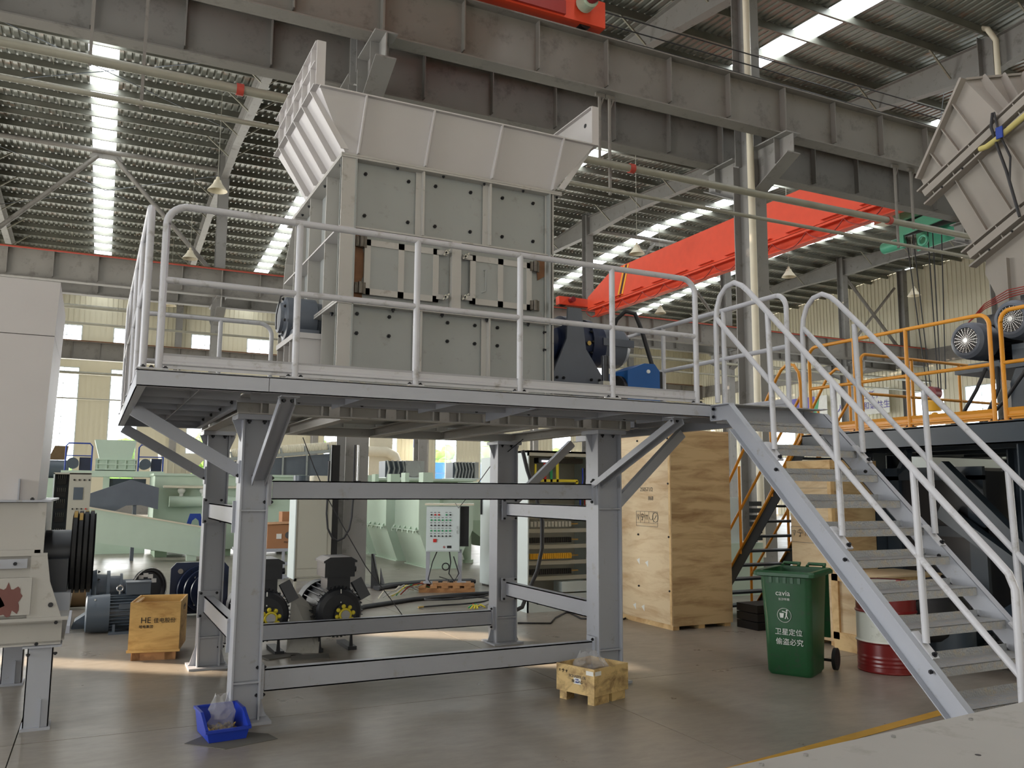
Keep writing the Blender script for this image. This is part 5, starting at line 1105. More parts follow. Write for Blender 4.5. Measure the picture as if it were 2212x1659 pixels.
lbox(t, .13, .19, -.02, 0, .86, .92, 'main_switch', 'red_plastic', 'red main switch'); lbox(t, .38, .46, -.004, 0, .755, .80, 'name_plate', 'black_paint'); MB().ring(lp_(.33, -.002, .775), tuple(dn), .018, .003, 14, 4).build('ex_mark', 'red_print', t); text('Ex', t, lp_(.33, -.004, .775), .03, 'red_print', (PI/2, 0, ang)); MB().tube([lp_(Wd-.05, 0, 1.02), lp_(Wd-.05, -.03, 1.02), lp_(Wd-.05, -.03, 1.14), lp_(Wd-.05, 0, 1.14)], .006, 6).build('door_handle', 'chrome', t)
MB().tube([lp_(.2, .25, .69), lp_(.12, .15, .5), lp_(.05, .05, .2), lp_(.18, -.02, .02), lp_(.38, -.05, .03), lp_(.42, .0, .2), lp_(.25, .0, .25)], .010, 6).build('cable', 'cable', t); MB().tube([lp_(.42, .2, .7), lp_(.45, .1, .5), lp_(.42, .08, .3), lp_(.52, .1, .16), lp_(.6, .1, .3), lp_(.5, .12, .6)], .012, 6).build('cable', 'cable', t); MB().ring(lp_(.36, .1, .42), tuple(dn), .06, .012, 20, 5).build('cable_coil', 'cable', t)
t = thing('wooden_pallet', 'small wooden pallet under the control station', 'pallet', (5.6, 8.9, 0))
for b in (-.25, .25, .42): lbox(t, -.10, Wd+.28, b, b+.09, 0, .075, 'bearer', 'pallet_wood')
for k in range(5): lbox(t, -.10+k*.2, .02+k*.2, -.28, .55, .078, .118, 'plank', 'pallet_wood')
for b in (-.28,): lbox(t, .15, Wd+.26, b, b+.08, .12, .17, 'rail_board', 'pallet_wood')
# open electrical cabinet
t = thing('electrical_cabinet', 'tall open electrical cabinet with busbars and wiring, behind the right legs', 'cabinet', (6.3, 6.2, 0))
xa, xb, ya, yb, zt2 = 5.69, 6.98, 5.85, 6.65, 2.40
MB().box(xa, xa+.02, ya, yb, 0, zt2).build('left_side', 'cab_white', t); MB().box(xb-.02, xb, ya, yb, 0, zt2).build('right_side', 'cab_white', t); MB().box(xa, xb, yb-.02, yb, 0, zt2).build('back', 'cab_beige', t); MB().box(xa, xb, ya, yb, zt2-.03, zt2).build('top', 'cab_white', t); MB().box(xa, xb, ya, ya+.02, 0, .25).build('plinth', 'cab_white', t); MB().box(xa, xb, ya, ya+.03, zt2-.08, zt2).build('header', 'cab_beige', t)
for x in (5.86, 5.98, 6.15): MB().cyl((x, ya-.003, .13), (x, ya, .13), .035 if x > 5.9 else .018, n=16).build('cable_hole', 'black_paint', t)
for x in (xa+.05, xb-.18): MB().box(x, x+.03, ya+.12, ya+.16, .25, zt2-.05).build('mounting_rail', 'chrome', t)
for k, z in enumerate((.45, .68, .92, 1.16, 1.38, 1.75)):
    MB().box(xa+.04, xb-.15, ya+.10, ya+.13, z, z+.06).build('trunking', 'cab_beige', t)
    if k < 5:
        MB().box(xa+.08, xb-.35, ya+.11, ya+.14, z+.12, z+.14).build('din_rail', 'brass', t)
        q = MB(); n = 22 if k != 3 else 12
        for i in range(n): q.box(xa+.08+i*(.72/n), xa+.08+(i+.75)*(.72/n), ya+.06, ya+.13, z+.09, z+.17)
        q = q.build('terminal_row', ['black_paint', 'yellow_stripe', 'black_paint', 'cab_beige', 'black_paint'][k], t); q['kind'] = 'stuff'
for (x0, x1, z0, z1, m, l) in ((5.86, 6.62, 1.93, 1.97, 'yellow_rubber', 'yellow busbar'), (5.86, 5.89, 1.93, 2.2, 'yellow_rubber', 'yellow busbar'), (6.02, 6.06, 1.93, 2.22, 'red_plastic', 'red busbar'), (6.13, 6.17, 1.93, 2.22, 'green_plastic', 'green busbar'), (6.24, 6.28, 1.93, 2.22, 'yellow_rubber', 'yellow busbar'), (6.40, 6.45, 1.70, 1.9, 'red_plastic', 'red busbar'), (6.50, 6.54, 1.70, 1.9, 'green_plastic', 'green busbar'), (6.59, 6.63, 1.70, 1.95, 'yellow_rubber', 'yellow busbar')): MB().box(x0, x1, ya+.10, ya+.12, z0, z1).build('busbar', m, t, l)
MB().box(5.95, 6.75, ya+.15, ya+.3, 2.22, 2.30).build('circuit_breaker', 'black_paint', t); MB().box(6.0, 6.25, ya+.1, ya+.14, 2.235, 2.26).build('lamp', 'tube_glow', t, 'lit cabinet lamp')
for k, (m, dx) in enumerate((('blue_plastic', 0), ('cable', .04), ('red_dark', .08))): MB().tube([(6.72+dx, ya+.12, 2.15), (6.70+dx, ya+.08, 1.95), (6.66+dx, ya+.1, 1.75), (6.68+dx, ya+.12, 1.5)], .012, 5).build('wire', m, t)
MB().tube([(5.53, 5.72, 2.39), (5.60, 5.70, 2.1), (5.72, 5.66, 1.75), (5.82, 5.64, 1.35), (5.83, 5.66, .95), (5.76, 5.68, .62), (5.62, 5.70, .32), (5.50, 5.65, .12), (5.2, 5.6, .03)], .030, 10).build('power_cable', 'cable', t, 'thick black power cable')
MB().box(6.3, 6.75, ya+.04, ya+.3, .27, .42).build('transformer', 'cab_white', t)
# white cabinet
t = thing('tall_cabinet', 'tall white cabinet with a black handle and three vent slots', 'cabinet', (6.9, 9.0, 0))
MB().box(6.62, 6.64, 8.0, 9.64, 0.03, 2.42).build('door', 'cab_white', t); MB().box(6.64, 7.3, 8.0, 9.64, 0.03, 2.42).build('body', 'cab_white', t); MB().box(6.66, 7.28, 8.02, 9.62, 0, .03).build('plinth', 'grey_dark', t)
MB().box(6.585, 6.62, 9.55, 9.58, 1.33, 1.62).build('handle', 'black_paint', t)
for z in (.30, .38, .46): MB().box(6.615, 6.62, 8.45, 9.1, z, z+.045).build('vent', 'cab_beige', t)
# olive white cabinet on legs
t = thing('tall_cabinet', 'pale grey green cabinet on a low stand, left of the middle column', 'cabinet', (3.4, 10.0, 0))
MB().box(3.10, 3.74, 9.78, 10.25, .24, 1.80).build('body', 'cab_beige', t); MB().box(3.08, 3.10, 9.76, 10.27, .22, 1.82).build('lit_side_panel', 'cab_white', t); MB().box(3.14, 3.66, 9.77, 9.78, .40, 1.76).build('door', 'cab_beige', t); MB().box(3.14, 3.66, 9.772, 9.78, .26, .385).build('lower_panel', 'cab_beige', t)  # lighter left panel paints in the light falling on that side
for x in (3.11, 3.70):
    for y in (9.8, 10.2): MB().box(x, x+.04, y, y+.04, 0, .24).build('leg', 'cab_beige', t)
MB().box(3.11, 3.74, 9.8, 9.84, .18, .23).build('rail', 'cab_beige', t)
# beige control cubicle
t = thing('control_cubicle', 'beige control cubicle with a screen and an open wired bay, behind the black pulley', 'cabinet', (-.5, 11.7, 0))
MB().box(-.55, -.20, 11.5, 12.0, .1, 2.05).build('door', 'cab_beige', t); MB().box(-.80, -.78, 11.5, 12.0, .1, 2.05).build('side', 'cab_white', t); MB().box(-.80, -.55, 11.95, 12.0, .1, 2.05).build('back_plate', 'dark_steel', t); MB().box(-.80, -.2, 11.5, 12.0, 2.03, 2.06).build('top', 'cab_beige', t); MB().box(-.8, -.2, 11.5, 12.0, 0, .1).build('plinth', 'dark_steel', t)
MB().box(-.47, -.32, 11.49, 11.5, 1.58, 1.80).build('screen', 'motor_grey', t, 'grey touch screen'); MB().box(-.50, -.25, 11.495, 11.5, 1.0, 1.04).build('vent', 'dark_steel', t)
for k in range(4): MB().cyl((-.47+.08*k, 11.485, 1.93), (-.47+.08*k, 11.5, 1.93), .016, n=8).build('indicator', 'black_paint', t); MB().cyl((-.47+.07*k, 11.485, 1.42), (-.47+.07*k, 11.5, 1.42), .014, n=8).build('push_button', 'red_plastic' if k == 3 else 'black_paint', t)
for z in (1.85, 1.62, 1.42, 1.18, .9, .65): MB().box(-.75, -.60, 11.8, 11.92, z, z+.10).build('contactor', 'black_paint', t); q = MB(); [q.tube([(-.73+.03*i, 11.8, z+.1), (-.73+.03*i, 11.77, z+.17)], .006, 4) for i in range(5)]; q = q.build('wires', 'chrome', t); q['kind'] = 'stuff'
# welded grid frame with cartons
t = thing('grid_frame', 'grey welded grid base frame beside the cabinet on legs', 'frame', (3.3, 12.4, 0))
for z in (.02, .28, .55): MB().bar((2.5, 12, z+.03), (4.2, 12, z+.03), .06, .06).build('rail', 'paint_grey', t)
for x in (2.53, 2.95, 3.35, 3.8, 4.17): MB().bar((x, 12, .0), (x, 12, .60), .05, .05).build('upright', 'paint_grey', t)
MB().box(2.5, 4.2, 12.05, 13, .54, .60).build('top_plate', 'paint_grey', t)
t = thing('carton', 'brown cardboard box with a round mark on the grid frame', 'box', (3.3, 12.3, .60)); MB().box(3.02, 3.62, 12.0, 12.55, .60, 1.08).build('box', 'cardboard', t); MB().prism([(2.98, 11.97, 1.08), (3.62, 11.97, 1.10), (3.62, 12.5, 1.12), (2.98, 12.5, 1.10)], (0, 0, .01)).build('flap', 'pallet_wood', t); MB().cyl((3.44, 11.99, .87), (3.44, 12.0, .87), .07, n=18).build('round_mark', 'grey_dark', t); MB().box(3.2, 3.3, 11.99, 12.0, .80, .90).build('label', 'label_white', t); text('MOTOR', t, (3.44, 11.99, .73), .05, 'black_print')
t = thing('carton', 'smaller brown carton standing behind the marked one', 'box', (3.6, 12.8, .60)); MB().box(3.42, 3.95, 12.6, 12.95, .60, 1.32).build('box', 'cardboard', t)
# row of green hoppers
GH = []
for k in range(4):
    y0 = 12.9+k*2.4; x0 = 6.55
    t = thing('green_hopper', 'pale green trough hopper, %s of the row beyond the control station' % ['nearest', 'second', 'third', 'farthest'][k], 'hopper', (7.3, y0+1, 0), 'green hoppers')
    y1 = y0+1.7
    MB().box(x0, x0+1.35, y0, y1, .88, 1.72).build('upper_box', 'green_mach', t); 
    MB().prism([(x0, y0, .88), (x0+1.35, y0, .88), (x0+.95, y0, .03), (x0+.32, y0, .03)], (0, 1.7, 0)).build('lower_trough', 'green_mach', t)
    MB().box(x0+.28, x0+1.0, y0-.03, y1+.03, 0, .03).build('foot_flange', 'green_mach', t)
    MB().box(x0-.08, x0, y0, y1, .86, .89).build('rim', 'green_mach', t)
    for i in range(5): MB().prism([(x0-.10, y0+.05+i*.38, .80), (x0-.10, y0+.15+i*.38, .80), (x0+.03, y0+.28+i*.38, .93), (x0+.03, y0+.16+i*.38, .93)], (0, 0, .05)).build('lug', 'green_mach', t)
    MB().box(x0+.5, x0+.58, y0-.04, y0, .4, 1.7).build('rib', 'green_dark', t)
    MB().box(x0+.2, x0+.45, y0+.3, y0+.6, 1.72, 2.2).build('bracket', 'green_mach', t); MB().box(x0-.0, x0+.1, y0+1.0, y0+1.3, 1.72, 2.2).build('bracket', 'green_mach', t)
t = thing('cone_hopper', 'pale green cone-shaped hopper with a clasped spout beside the white cabinet', 'hopper', (9.2, 14.5, 0))
MB().prism([(8.0, 14, 1.05), (9.9, 14, 1.05), (9.9, 14, 2.0), (8.55, 14, 2.0)], (0, 1.4, 0)).build('upper_shell', 'green_mach', t); MB().prism([(8.0, 14, 1.05), (9.9, 14, 1.05), (9.2, 14, .35), (9.0, 14, .35)], (0, 1.4, 0)).build('lower_cone', 'green_dark', t); MB().cyl((8.35, 14.2, .05), (8.2, 14.2, .85), .08, .22, 14).build('spout', 'green_mach', t); MB().cyl((8.35, 14.2, 0), (8.35, 14.2, .08), .13, n=14).build('spout_flange', 'green_mach', t)
for x in (8.9, 9.8): MB().box(x, x+.08, 14.1, 14.18, 0, 1.05).build('leg', 'green_mach', t)
# grey gearboxes on a green bench
t = thing('machine_bench', 'long pale green machine body behind the hopper row', 'machine', (10, 24.5, 0)); MB().box(7.4, 12.6, 23.6, 25.6, .2, 2.12).build('body', 'green_dark', t); MB().box(7.3, 12.7, 23.5, 25.7, 2.12, 2.2).build('top', 'green_mach', t)
for x in (7.5, 10, 12.4): MB().box(x, x+.1, 23.7, 25.5, 0, .2).build('foot', 'green_dark', t)
def finbox(x, w, lab, disc):
    t = thing('gear_unit', lab, 'gearbox', (x+w/2, 24.5, 2.2)); 
    MB().box(x+w*.5 if disc else x+w*.85, x+w, 24, 25, 2.22, 2.85).build('case', 'panel_grey', t)
    q = MB().box(x, x+w*.85, 24.15, 24.9, 2.24, 2.83).build('core', 'motor_grey', t)
    for k in range(4 if disc else 6):
        a = x+.04+k*w*.13; MB().prism([(a, 24.0, 2.22), (a+.03, 24, 2.22), (a+.10, 24, 2.55), (a+.03, 24, 2.85), (a, 24, 2.85), (a+.07, 24, 2.55)], (0, .16, 0)).build('fin', 'panel_grey', t)
    if disc: MB().cyl((x+w*.7, 23.95, 2.55), (x+w*.7, 24, 2.55), .29, n=22).build('cover', 'panel_grey', t); MB().cyl((x+w*.87, 23.97, 2.55), (x+w*.87, 24, 2.55), .16, n=18).build('cover', 'panel_grey', t)
    MB().box(x-.05, x+w+.05, 23.9, 25.1, 2.2, 2.24).build('base_plate', 'cab_white', t)
finbox(9.35, 1.45, 'grey gearbox with two round covers on the green bench', True); finbox(12.0, 1.0, 'ribbed grey gearbox at the right end of the green bench', False)
# left background machines
t = thing('twin_shaft_shredder', 'pale green shredder with two blue caged motors on a raised green stand', 'machine', (.4, 21, 0))
MB().box(-.95, 1.65, 20.5, 22, 2.10, 2.26).build('stand_top', 'green_mach', t)
for x in (-.6, .1, 1.3): MB().box(x, x+.16, 20.6, 20.75, .1, 2.1).build('stand_leg', 'green_mach', t)
MB().box(-.9, 1.25, 20.4, 22, 0, .35).build('stand_base', 'green_mach', t); MB().box(.15, 1.2, 20.7, 21.2, 1.6, 2.05).build('bin_mouth', 'dark_steel', t)
MB().prism([(-.17, 20.6, 3.12), (.90, 20.6, 3.12), (.78, 20.6, 2.60), (-.03, 20.6, 2.60)], (0, 1.2, 0)).build('feed_hopper', 'green_mach', t); MB().box(-.12, .92, 20.6, 21.6, 2.28, 2.60).build('cutting_box', 'green_mach', t)
for i in range(5): MB().box(-.10+i*.24, -.07+i*.24, 20.55, 20.6, 2.30, 2.57).build('rib', 'green_mach', t)
for z in (2.29, 2.43, 2.56): MB().box(-.12, .92, 20.54, 20.6, z, z+.03).build('rib', 'green_mach', t)
for x in (-.86, .96):
    MB().tube([(x, 20.5, 2.26), (x, 20.5, 2.92), (x+.06, 20.5, 3.0), (x+.58, 20.5, 3.0), (x+.64, 20.5, 2.92), (x+.64, 20.5, 2.26)], .02, 6).tube([(x, 20.5, 2.66), (x+.64, 20.5, 2.66)], .015, 5).build('motor_cage', 'banner_blue', t, 'blue tubular cage')
    MB().cyl((x+.18, 20.5, 2.46), (x+.18, 21.2, 2.46), .15, n=20).build('motor', 'motor_grey', t, 'dark grey motor'); MB().box(x+.34, x+.62, 20.6, 21.0, 2.27, 2.62).build('gearbox', 'navy', t)
t = thing('bent_chute', 'flat grey bent transfer arm arching behind the pulley', 'chute', (.6, 17.6, 0))
MB().prism([(-.4, 17.7, 1.58), (.70, 17.7, 2.0), (1.35, 17.7, 1.80), (1.35, 17.7, 1.26), (.95, 17.7, 1.37), (.62, 17.7, 1.36), (.25, 17.7, 1.16), (-.4, 17.7, 1.05)], (0, .5, 0)).build('arm', 'gear_grey', t); MB().box(.78, .86, 17.8, 18.1, 0, 1.36).build('strut', 'gear_grey', t); MB().box(-.3, -.2, 17.8, 18.1, 0, 1.05).build('strut', 'gear_grey', t)
t = thing('green_conveyor', 'inclined pale green conveyor arm with a short leg in front of the grey arm', 'conveyor', (1.2, 17.2, 0))
MB().prism([(-.5, 17.2, 1.36), (2.75, 17.2, .74), (2.75, 17.2, .12), (2.45, 17.2, .09), (-.5, 17.2, .58)], (0, .45, 0)).build('frame', 'green_mach', t); MB().box(2.05, 2.28, 17.25, 17.5, 0, .16).build('leg', 'green_mach', t); MB().box(-.4, -.25, 17.25, 17.5, 0, .6).build('leg', 'green_mach', t); MB().prism([(2.3, 17.15, .72), (2.55, 17.15, .70), (2.48, 17.15, .90), (2.38, 17.15, .90)], (0, .05, 0)).build('lug', 'green_mach', t); MB().prism([(-.5, 17.17, 1.36), (2.75, 17.17, .74), (2.75, 17.17, .78), (-.5, 17.17, 1.40)], (0, .03, 0)).build('edge_strip', 'cream', t)
MB().box(2.42, 2.75, 17.0, 17.2, .30, .55).build('blue_bracket', 'banner_blue', t, 'blue bracket')
t = thing('green_tank', 'big pale green casing with a long cylinder and pipe fittings on its front', 'machine', (2.7, 19.3, 0))
MB().box(1.30, 5.2, 18.6, 20.4, .18, 2.12).build('casing', 'green_mach', t); MB().box(1.26, 5.24, 18.5, 20.4, 2.12, 2.18).build('top_rim', 'green_mach', t)
for x in (1.4, 3, 4.8): MB().box(x, x+.3, 18.7, 20.3, 0, .18).build('foot', 'green_dark', t)
MB().cyl((1.66, 18.4, 1.45), (4.0, 18.4, 1.45), .14, n=22).build('cylinder', 'green_mach', t); MB().prism([(1.5, 18.55, 1.84), (4.5, 18.55, 1.84), (4.5, 18.3, 1.80), (1.5, 18.3, 1.80)], (0, 0, .03)).build('shelf', 'cream', t)
for x in (1.95, 2.5): MB().sphere((x, 18.45, 1.74), .10, 6).cyl((x, 18.42, 1.5), (x, 18.42, 1.66), .05, n=8).build('valve', 'label_white', t, 'white pipe fitting')
MB().prism([(2.05, 18.1, .74), (2.16, 18.1, 1.14), (2.42, 18.1, 1.14), (2.52, 18.1, .74), (2.42, 18.1, .74), (2.38, 18.1, .96), (2.30, 18.1, 1.03), (2.22, 18.1, .96), (2.16, 18.1, .74)], (0, .05, 0)).build('yoke', 'banner_blue', t, 'blue arched yoke'); MB().box(2.1, 2.5, 18.15, 18.6, .66, .76).build('yoke_bracket', 'green_mach', t)
t = thing('drum_screen', 'dark perforated drum under a steel hood at the far left', 'machine', (-1.2, 22.6, 0)); MB().cyl((-1.5, 22.4, 2.32), (-.8, 22.4, 2.32), .26, n=20).build('drum', 'motor_grey', t); MB().prism([(-1.35, 22.4, 2.6), (-.9, 22.4, 2.6), (-.85, 22.4, 3.0), (-1.2, 22.4, 3.0)], (0, .5, 0)).build('hood', 'brown_metal', t); MB().box(-1.9, -.6, 22.2, 24, 0, 2.06).build('green_body', 'green_mach', t)
t = thing('hopper_trailer', 'cream ribbed hopper behind the second caged motor', 'hopper', (2.6, 26, 0)); MB().prism([(1.9, 26, 3.0), (3.5, 26, 3.0), (2.9, 26, 2.3), (2.0, 26, 2.3)], (0, 1.5, 0)).build('bin', 'cream', t); MB().box(2.1, 2.9, 26.2, 27.4, 0, 2.3).build('stand', 'green_dark', t)
for i in range(4): MB().box(2.1+i*.22, 2.13+i*.22, 25.95, 26, 2.3, 2.8).build('rib', 'cream', t)
# trough conveyor with cream rollers
t = thing('trough_conveyor', 'grey inclined trough conveyor with cream corrugated covers behind the middle beam', 'conveyor', (5.8, 22, 0))
MB().prism([(3.6, 22, 2.62), (7.4, 22, 3.02), (7.4, 22, 1.7), (3.6, 22, 1.3)], (0, .9, 0)).build('side_plate', 'gear_grey', t); MB().bar((3.6, 21.95, 2.7), (7.4, 21.95, 3.1), .08, .10).build('side_rail', 'panel_grey', t)
for k in range(5):
    x = 3.65+k*.76; z = 2.83+k*.08; prof = []
    for i in range(15): prof += [(i*.05, .17), (i*.05+.025, .19)]
    MB().lathe((x, 22.1, z), (1, 0, .105), [(0, 0)]+prof+[(.73, 0)], 14).build('roller_cover', 'cream', t); MB().bar((x-.02, 21.93, z+.10), (x+.07, 21.93, z-.20), .05, .05).bar((x+.07, 21.93, z-.2), (x+.07, 21.93, 1.5), .05, .05).build('bracket', 'panel_grey', t)
for x in (4, 7): MB().box(x, x+.15, 22.3, 22.6, 0, 1.5).build('leg', 'panel_grey', t)
t = thing('blue_tank', 'dark teal cylindrical tank in front of the trough conveyor', 'tank', (4.35, 15.2, 0)); MB().cyl((4.35, 15.2, 0), (4.35, 15.2, 2.12), .18, n=20).build('tank', 'motor_grey', t)
t = thing('test_rig', 'cream and pale green small machine head left of the middle column', 'machine', (5.2, 15.3, 0)); MB().box(4.65, 5.3, 15.1, 15.6, 1.9, 2.12).build('head', 'cream', t); MB().box(5.35, 5.5, 15.1, 15.4, 1.7, 2.2).build('post', 'green_mach', t); MB().box(4.7, 5.5, 15.2, 15.5, 0, 1.9).build('body', 'green_dark', t); MB().tube([(5.45, 15.1, 2.1), (5.44, 15.1, 2.6), (5.52, 15.1, 2.8)], .05, 10).build('pipe', 'cab_white', t)
t = thing('cream_duct', 'cream elbow duct against the back wall right of the middle column', 'duct', (19, 56, 0), None, True); MB().tube([(17.0, 55.8, 4.6), (18.9, 55.8, 4.6), (19.5, 55.8, 4.3), (19.8, 55.8, 3.6), (20.0, 55.8, 2)], .38, 12).build('duct', 'cream', t); MB().box(17.6, 19.4, 56, 57, 0, 6.6).build('casing', 'cream', t)
t = thing('slatted_pallet', 'pale wooden slatted pallet leaning at the foot of the farthest green hopper', 'pallet', (6.0, 18.9, 0))
for k in range(4): MB().box(6.0, 6.6, 18.9, 18.93, .04+k*.14, .13+k*.14).build('slat', 'pine', t)
for x in (6.0, 6.5): MB().box(x, x+.08, 18.93, 18.97, 0, .58).build('post', 'pine', t)
t = thing('black_offcuts', 'dark steel offcuts leaning against the foot of the middle column', 'scrap', (4.4, 9.85, 0)); MB().prism([(4.50, 9.78, 0), (4.64, 9.70, 0), (4.54, 9.80, .62), (4.50, 9.80, .62)], (.03, .03, 0)).build('plate', 'black_paint', t); MB().prism([(4.66, 9.74, 0), (4.74, 9.68, 0), (4.68, 9.8, .36)], (.02, .03, 0)).build('plate', 'black_paint', t)
t = thing('channel_post', 'black steel channel standing against the left side of the middle column', 'channel', (3.78, 9.88, 0)); MB().chan((3.78, 9.84, 0), (3.78, 9.84, 2.6), .15, .10, .012, up=(0, 1, 0)).build('channel', 'black_paint', t)
t = thing('hanging_cable', 'black cable hanging in a loop on the middle column', 'cable', (3.9, 9.6, .8))
MB().tube([(3.62, 9.62, 2.3), (3.60, 9.62, 1.36), (3.63, 9.62, 1.1), (3.72, 9.62, .93), (3.82, 9.62, .88), (3.93, 9.62, .93), (4.02, 9.62, 1.08), (4.06, 9.62, 1.30), (4.08, 9.62, 1.7), (4.08, 9.62, 2.6)], .018, 8).build('cable', 'cable', t)
MB().tube([(4.14, 9.6, 1.9), (4.14, 9.6, 2.6)], .02, 6).build('conduit', 'chrome', t); MB().box(4.06, 4.2, 9.58, 9.64, 1.75, 1.95).build('junction_box', 'motor_black', t)
t = thing('thin_cable', 'thin black cable sloping from the platform down to the floor', 'cable', (3.2, 6, 0)); MB().tube([(2.33, 6, 2.49), (2.5, 6, 2.08), (2.71, 6, 1.65), (3.0, 6, 1.16), (3.26, 6, .74), (3.6, 6, .32), (3.84, 6, .01)], .007, 5).build('cable', 'cable', t)
t = thing('thin_cable', 'thin cable from the platform underside to the control station roof', 'cable', (4.6, 7, 1.5)); MB().tube([(4.35, 3.4, 2.40), (4.3, 4.2, 2.1), (4.6, 5.5, 1.75), (5.3, 7.6, 1.5), (5.7, 8.7, 1.56)], .006, 5).build('cable', 'cable', t)
# floor cables
t = thing('power_cable', 'thick black power cable crossing the floor behind the back beam', 'cable', (5, 8, 0)); MB().tube([(2.9, 6.0, .035), (3.6, 7.2, .035), (4.6, 7.75, .035), (5.6, 8.0, .035), (6.5, 8.0, .035)], .035, 8).build('cable', 'cable', t)
t = thing('cable_bundle', 'bundle of black cables on the floor behind the pallet', 'cable', (5.3, 10, 0))
for k in range(3): MB().tube([(4.5, 9.35+k*.1, .04), (4.9, 9.7+k*.09, .04), (5.6, 9.95+k*.08, .04), (6.6, 9.8+k*.09, .04)], .038, 7).build('cable', 'cable', t)
rnd = random.Random(2)
t = thing('wire_tails', 'loose pale and coloured wire tails on the floor left of the pallet', 'wires', (4.8, 8.9, 0))
for k, m in enumerate(('cream', 'paint_warm', 'cream', 'yellow_rubber', 'green_plastic', 'red_dark', 'paint_warm')):
    p = [(4.15+.1*k, 8.2+.07*k, .02)]; 
    for j in range(1, 6): p.append((p[0][0]+j*.17, p[0][1]+j*.13+rnd.uniform(-.12, .12), .02+.10*math.sin(PI*j/5)+rnd.uniform(0, .04)))
    MB().tube(p, .011, 5).build('wire', m, t)
t = thing('air_hose', 'black air hose coiled on the floor with brass ends', 'hose', (5.0, 7.2, 0))
p = [(4.45, 6.95, .02)]+[(5.15+.55*math.cos(a), 7.25+.30*math.sin(a), .02+.006*i) for i, a in enumerate([-2.2+.45*k for k in range(19)])]; MB().tube(p, .014, 6).build('hose', 'cable', t); MB().cyl((4.38, 6.93, .02), (4.47, 6.955, .02), .016, n=8).build('end_fitting', 'brass', t)
t = thing('cable_tails', 'yellow, green and red taped cable ends on the floor before the back right leg', 'wires', (5.2, 6.4, 0))
for k in range(9):
    a = rnd.uniform(0, 6.28); MB().tube([(5.15, 6.5, .03), (5.15+.07*math.cos(a), 6.5+.07*math.sin(a), .07), (5.15+.14*math.cos(a), 6.5+.14*math.sin(a), .03)], .014, 5).build('wire', ['yellow_rubber', 'yellow_rubber', 'red_plastic', 'green_plastic'][k % 4], t)
for k in range(3): MB().tube([(5.2, 6.5, .03), (5.5, 6.75+.05*k, .05), (5.85, 6.7+.1*k, .02)], .013, 5).build('wire', 'paint_warm', t)
t = thing('floor_cable', 'thin black cable curling on the floor right of the cabinet', 'cable', (6, 5, 0)); MB().tube([(5.1, 5.0, .012), (5.5, 4.8, .012), (5.8, 5.2, .012), (6.2, 5.6, .012), (6.7, 5.5, .012), (7.0, 5.0, .012), (6.6, 4.7, .012), (6.1, 5.0, .012), (6.3, 5.75, .012)], .012, 6).build('cable', 'cable', t)
# ================================================================ RIGHT: YELLOW-RAILED PLATFORM
Q = thing('dark_platform', 'dark blue grey steel platform with columns behind the staircase', 'platform', (10, 0, 0))
zd = 2.53; X8 = 8.0
MB().box(8.02, 12.0, -3.2, 2.6, zd-.01, zd).build('deck_plate', 'dark_steel', Q)
MB().chan((8.03, -3.2, zd-.12), (8.03, 2.6, zd-.12), .08, .22, .014, side=-1).build('edge_channel', 'dark_steel', Q); MB().chan((8.0, 2.57, zd-.12), (12, 2.57, zd-.12), .08, .22, .014, side=-1).build('edge_channel', 'dark_steel', Q)
for x in (9, 10, 11): MB().hbeam((x, -3.1, zd-.13), (x, 2.5, zd-.13), .12, .2, .012).build('floor_beam', 'dark_steel', Q)
for x, y in ((8.65, 2.08), (8.15, -.30), (9.4, 2.3), (11.8, 2.3), (11.8, -2.8), (9.2, .5)): MB().hbeam((x, y, 0), (x, y, zd-.24), .22, .22, .016, up=(0, 1, 0)).build('column', 'dark_steel', Q)
MB().bar((8.5, 1.0, 2.1), (8.4, -.25, .95), .12, .16).build('brace', 'dark_steel', Q); MB().bar((8.6, 1.1, 1.6), (8.5, -.2, .8), .12, .16).build('brace', 'dark_steel', Q); MB().bar((8.6, 1.0, .1), (8.4, -.3, .9), .12, .14).build('brace', 'dark_steel', Q); MB().bar((9.0, 2.3, 1.5), (8.6, 1.5, 2.3), .06, .08).build('brace', 'dark_steel', Q)
guard('yellow guardrail along the dark platform, right of the staircase', (8.05, 2.49), (8.05, .02), [.72, 1.46], 3.655, 3.12, zd, 'yellow_rail', r=.022, group='yellow guardrails', toeh=.13, rad=.12)
guard('yellow guardrail at the right edge of the picture', (8.05, -.10), (8.05, -2.9), [1.1, 2.0], 3.655, 3.12, zd, 'yellow_rail', r=.022, group='yellow guardrails', toeh=.13, rad=.12)
guard('yellow guardrail on the far side of the dark platform', (9.0, 2.5), (12.0, 2.5), [1.0, 2.0], 3.655, 3.12, zd, 'yellow_rail', r=.022, group='yellow guardrails', toeh=.13, rad=.1)
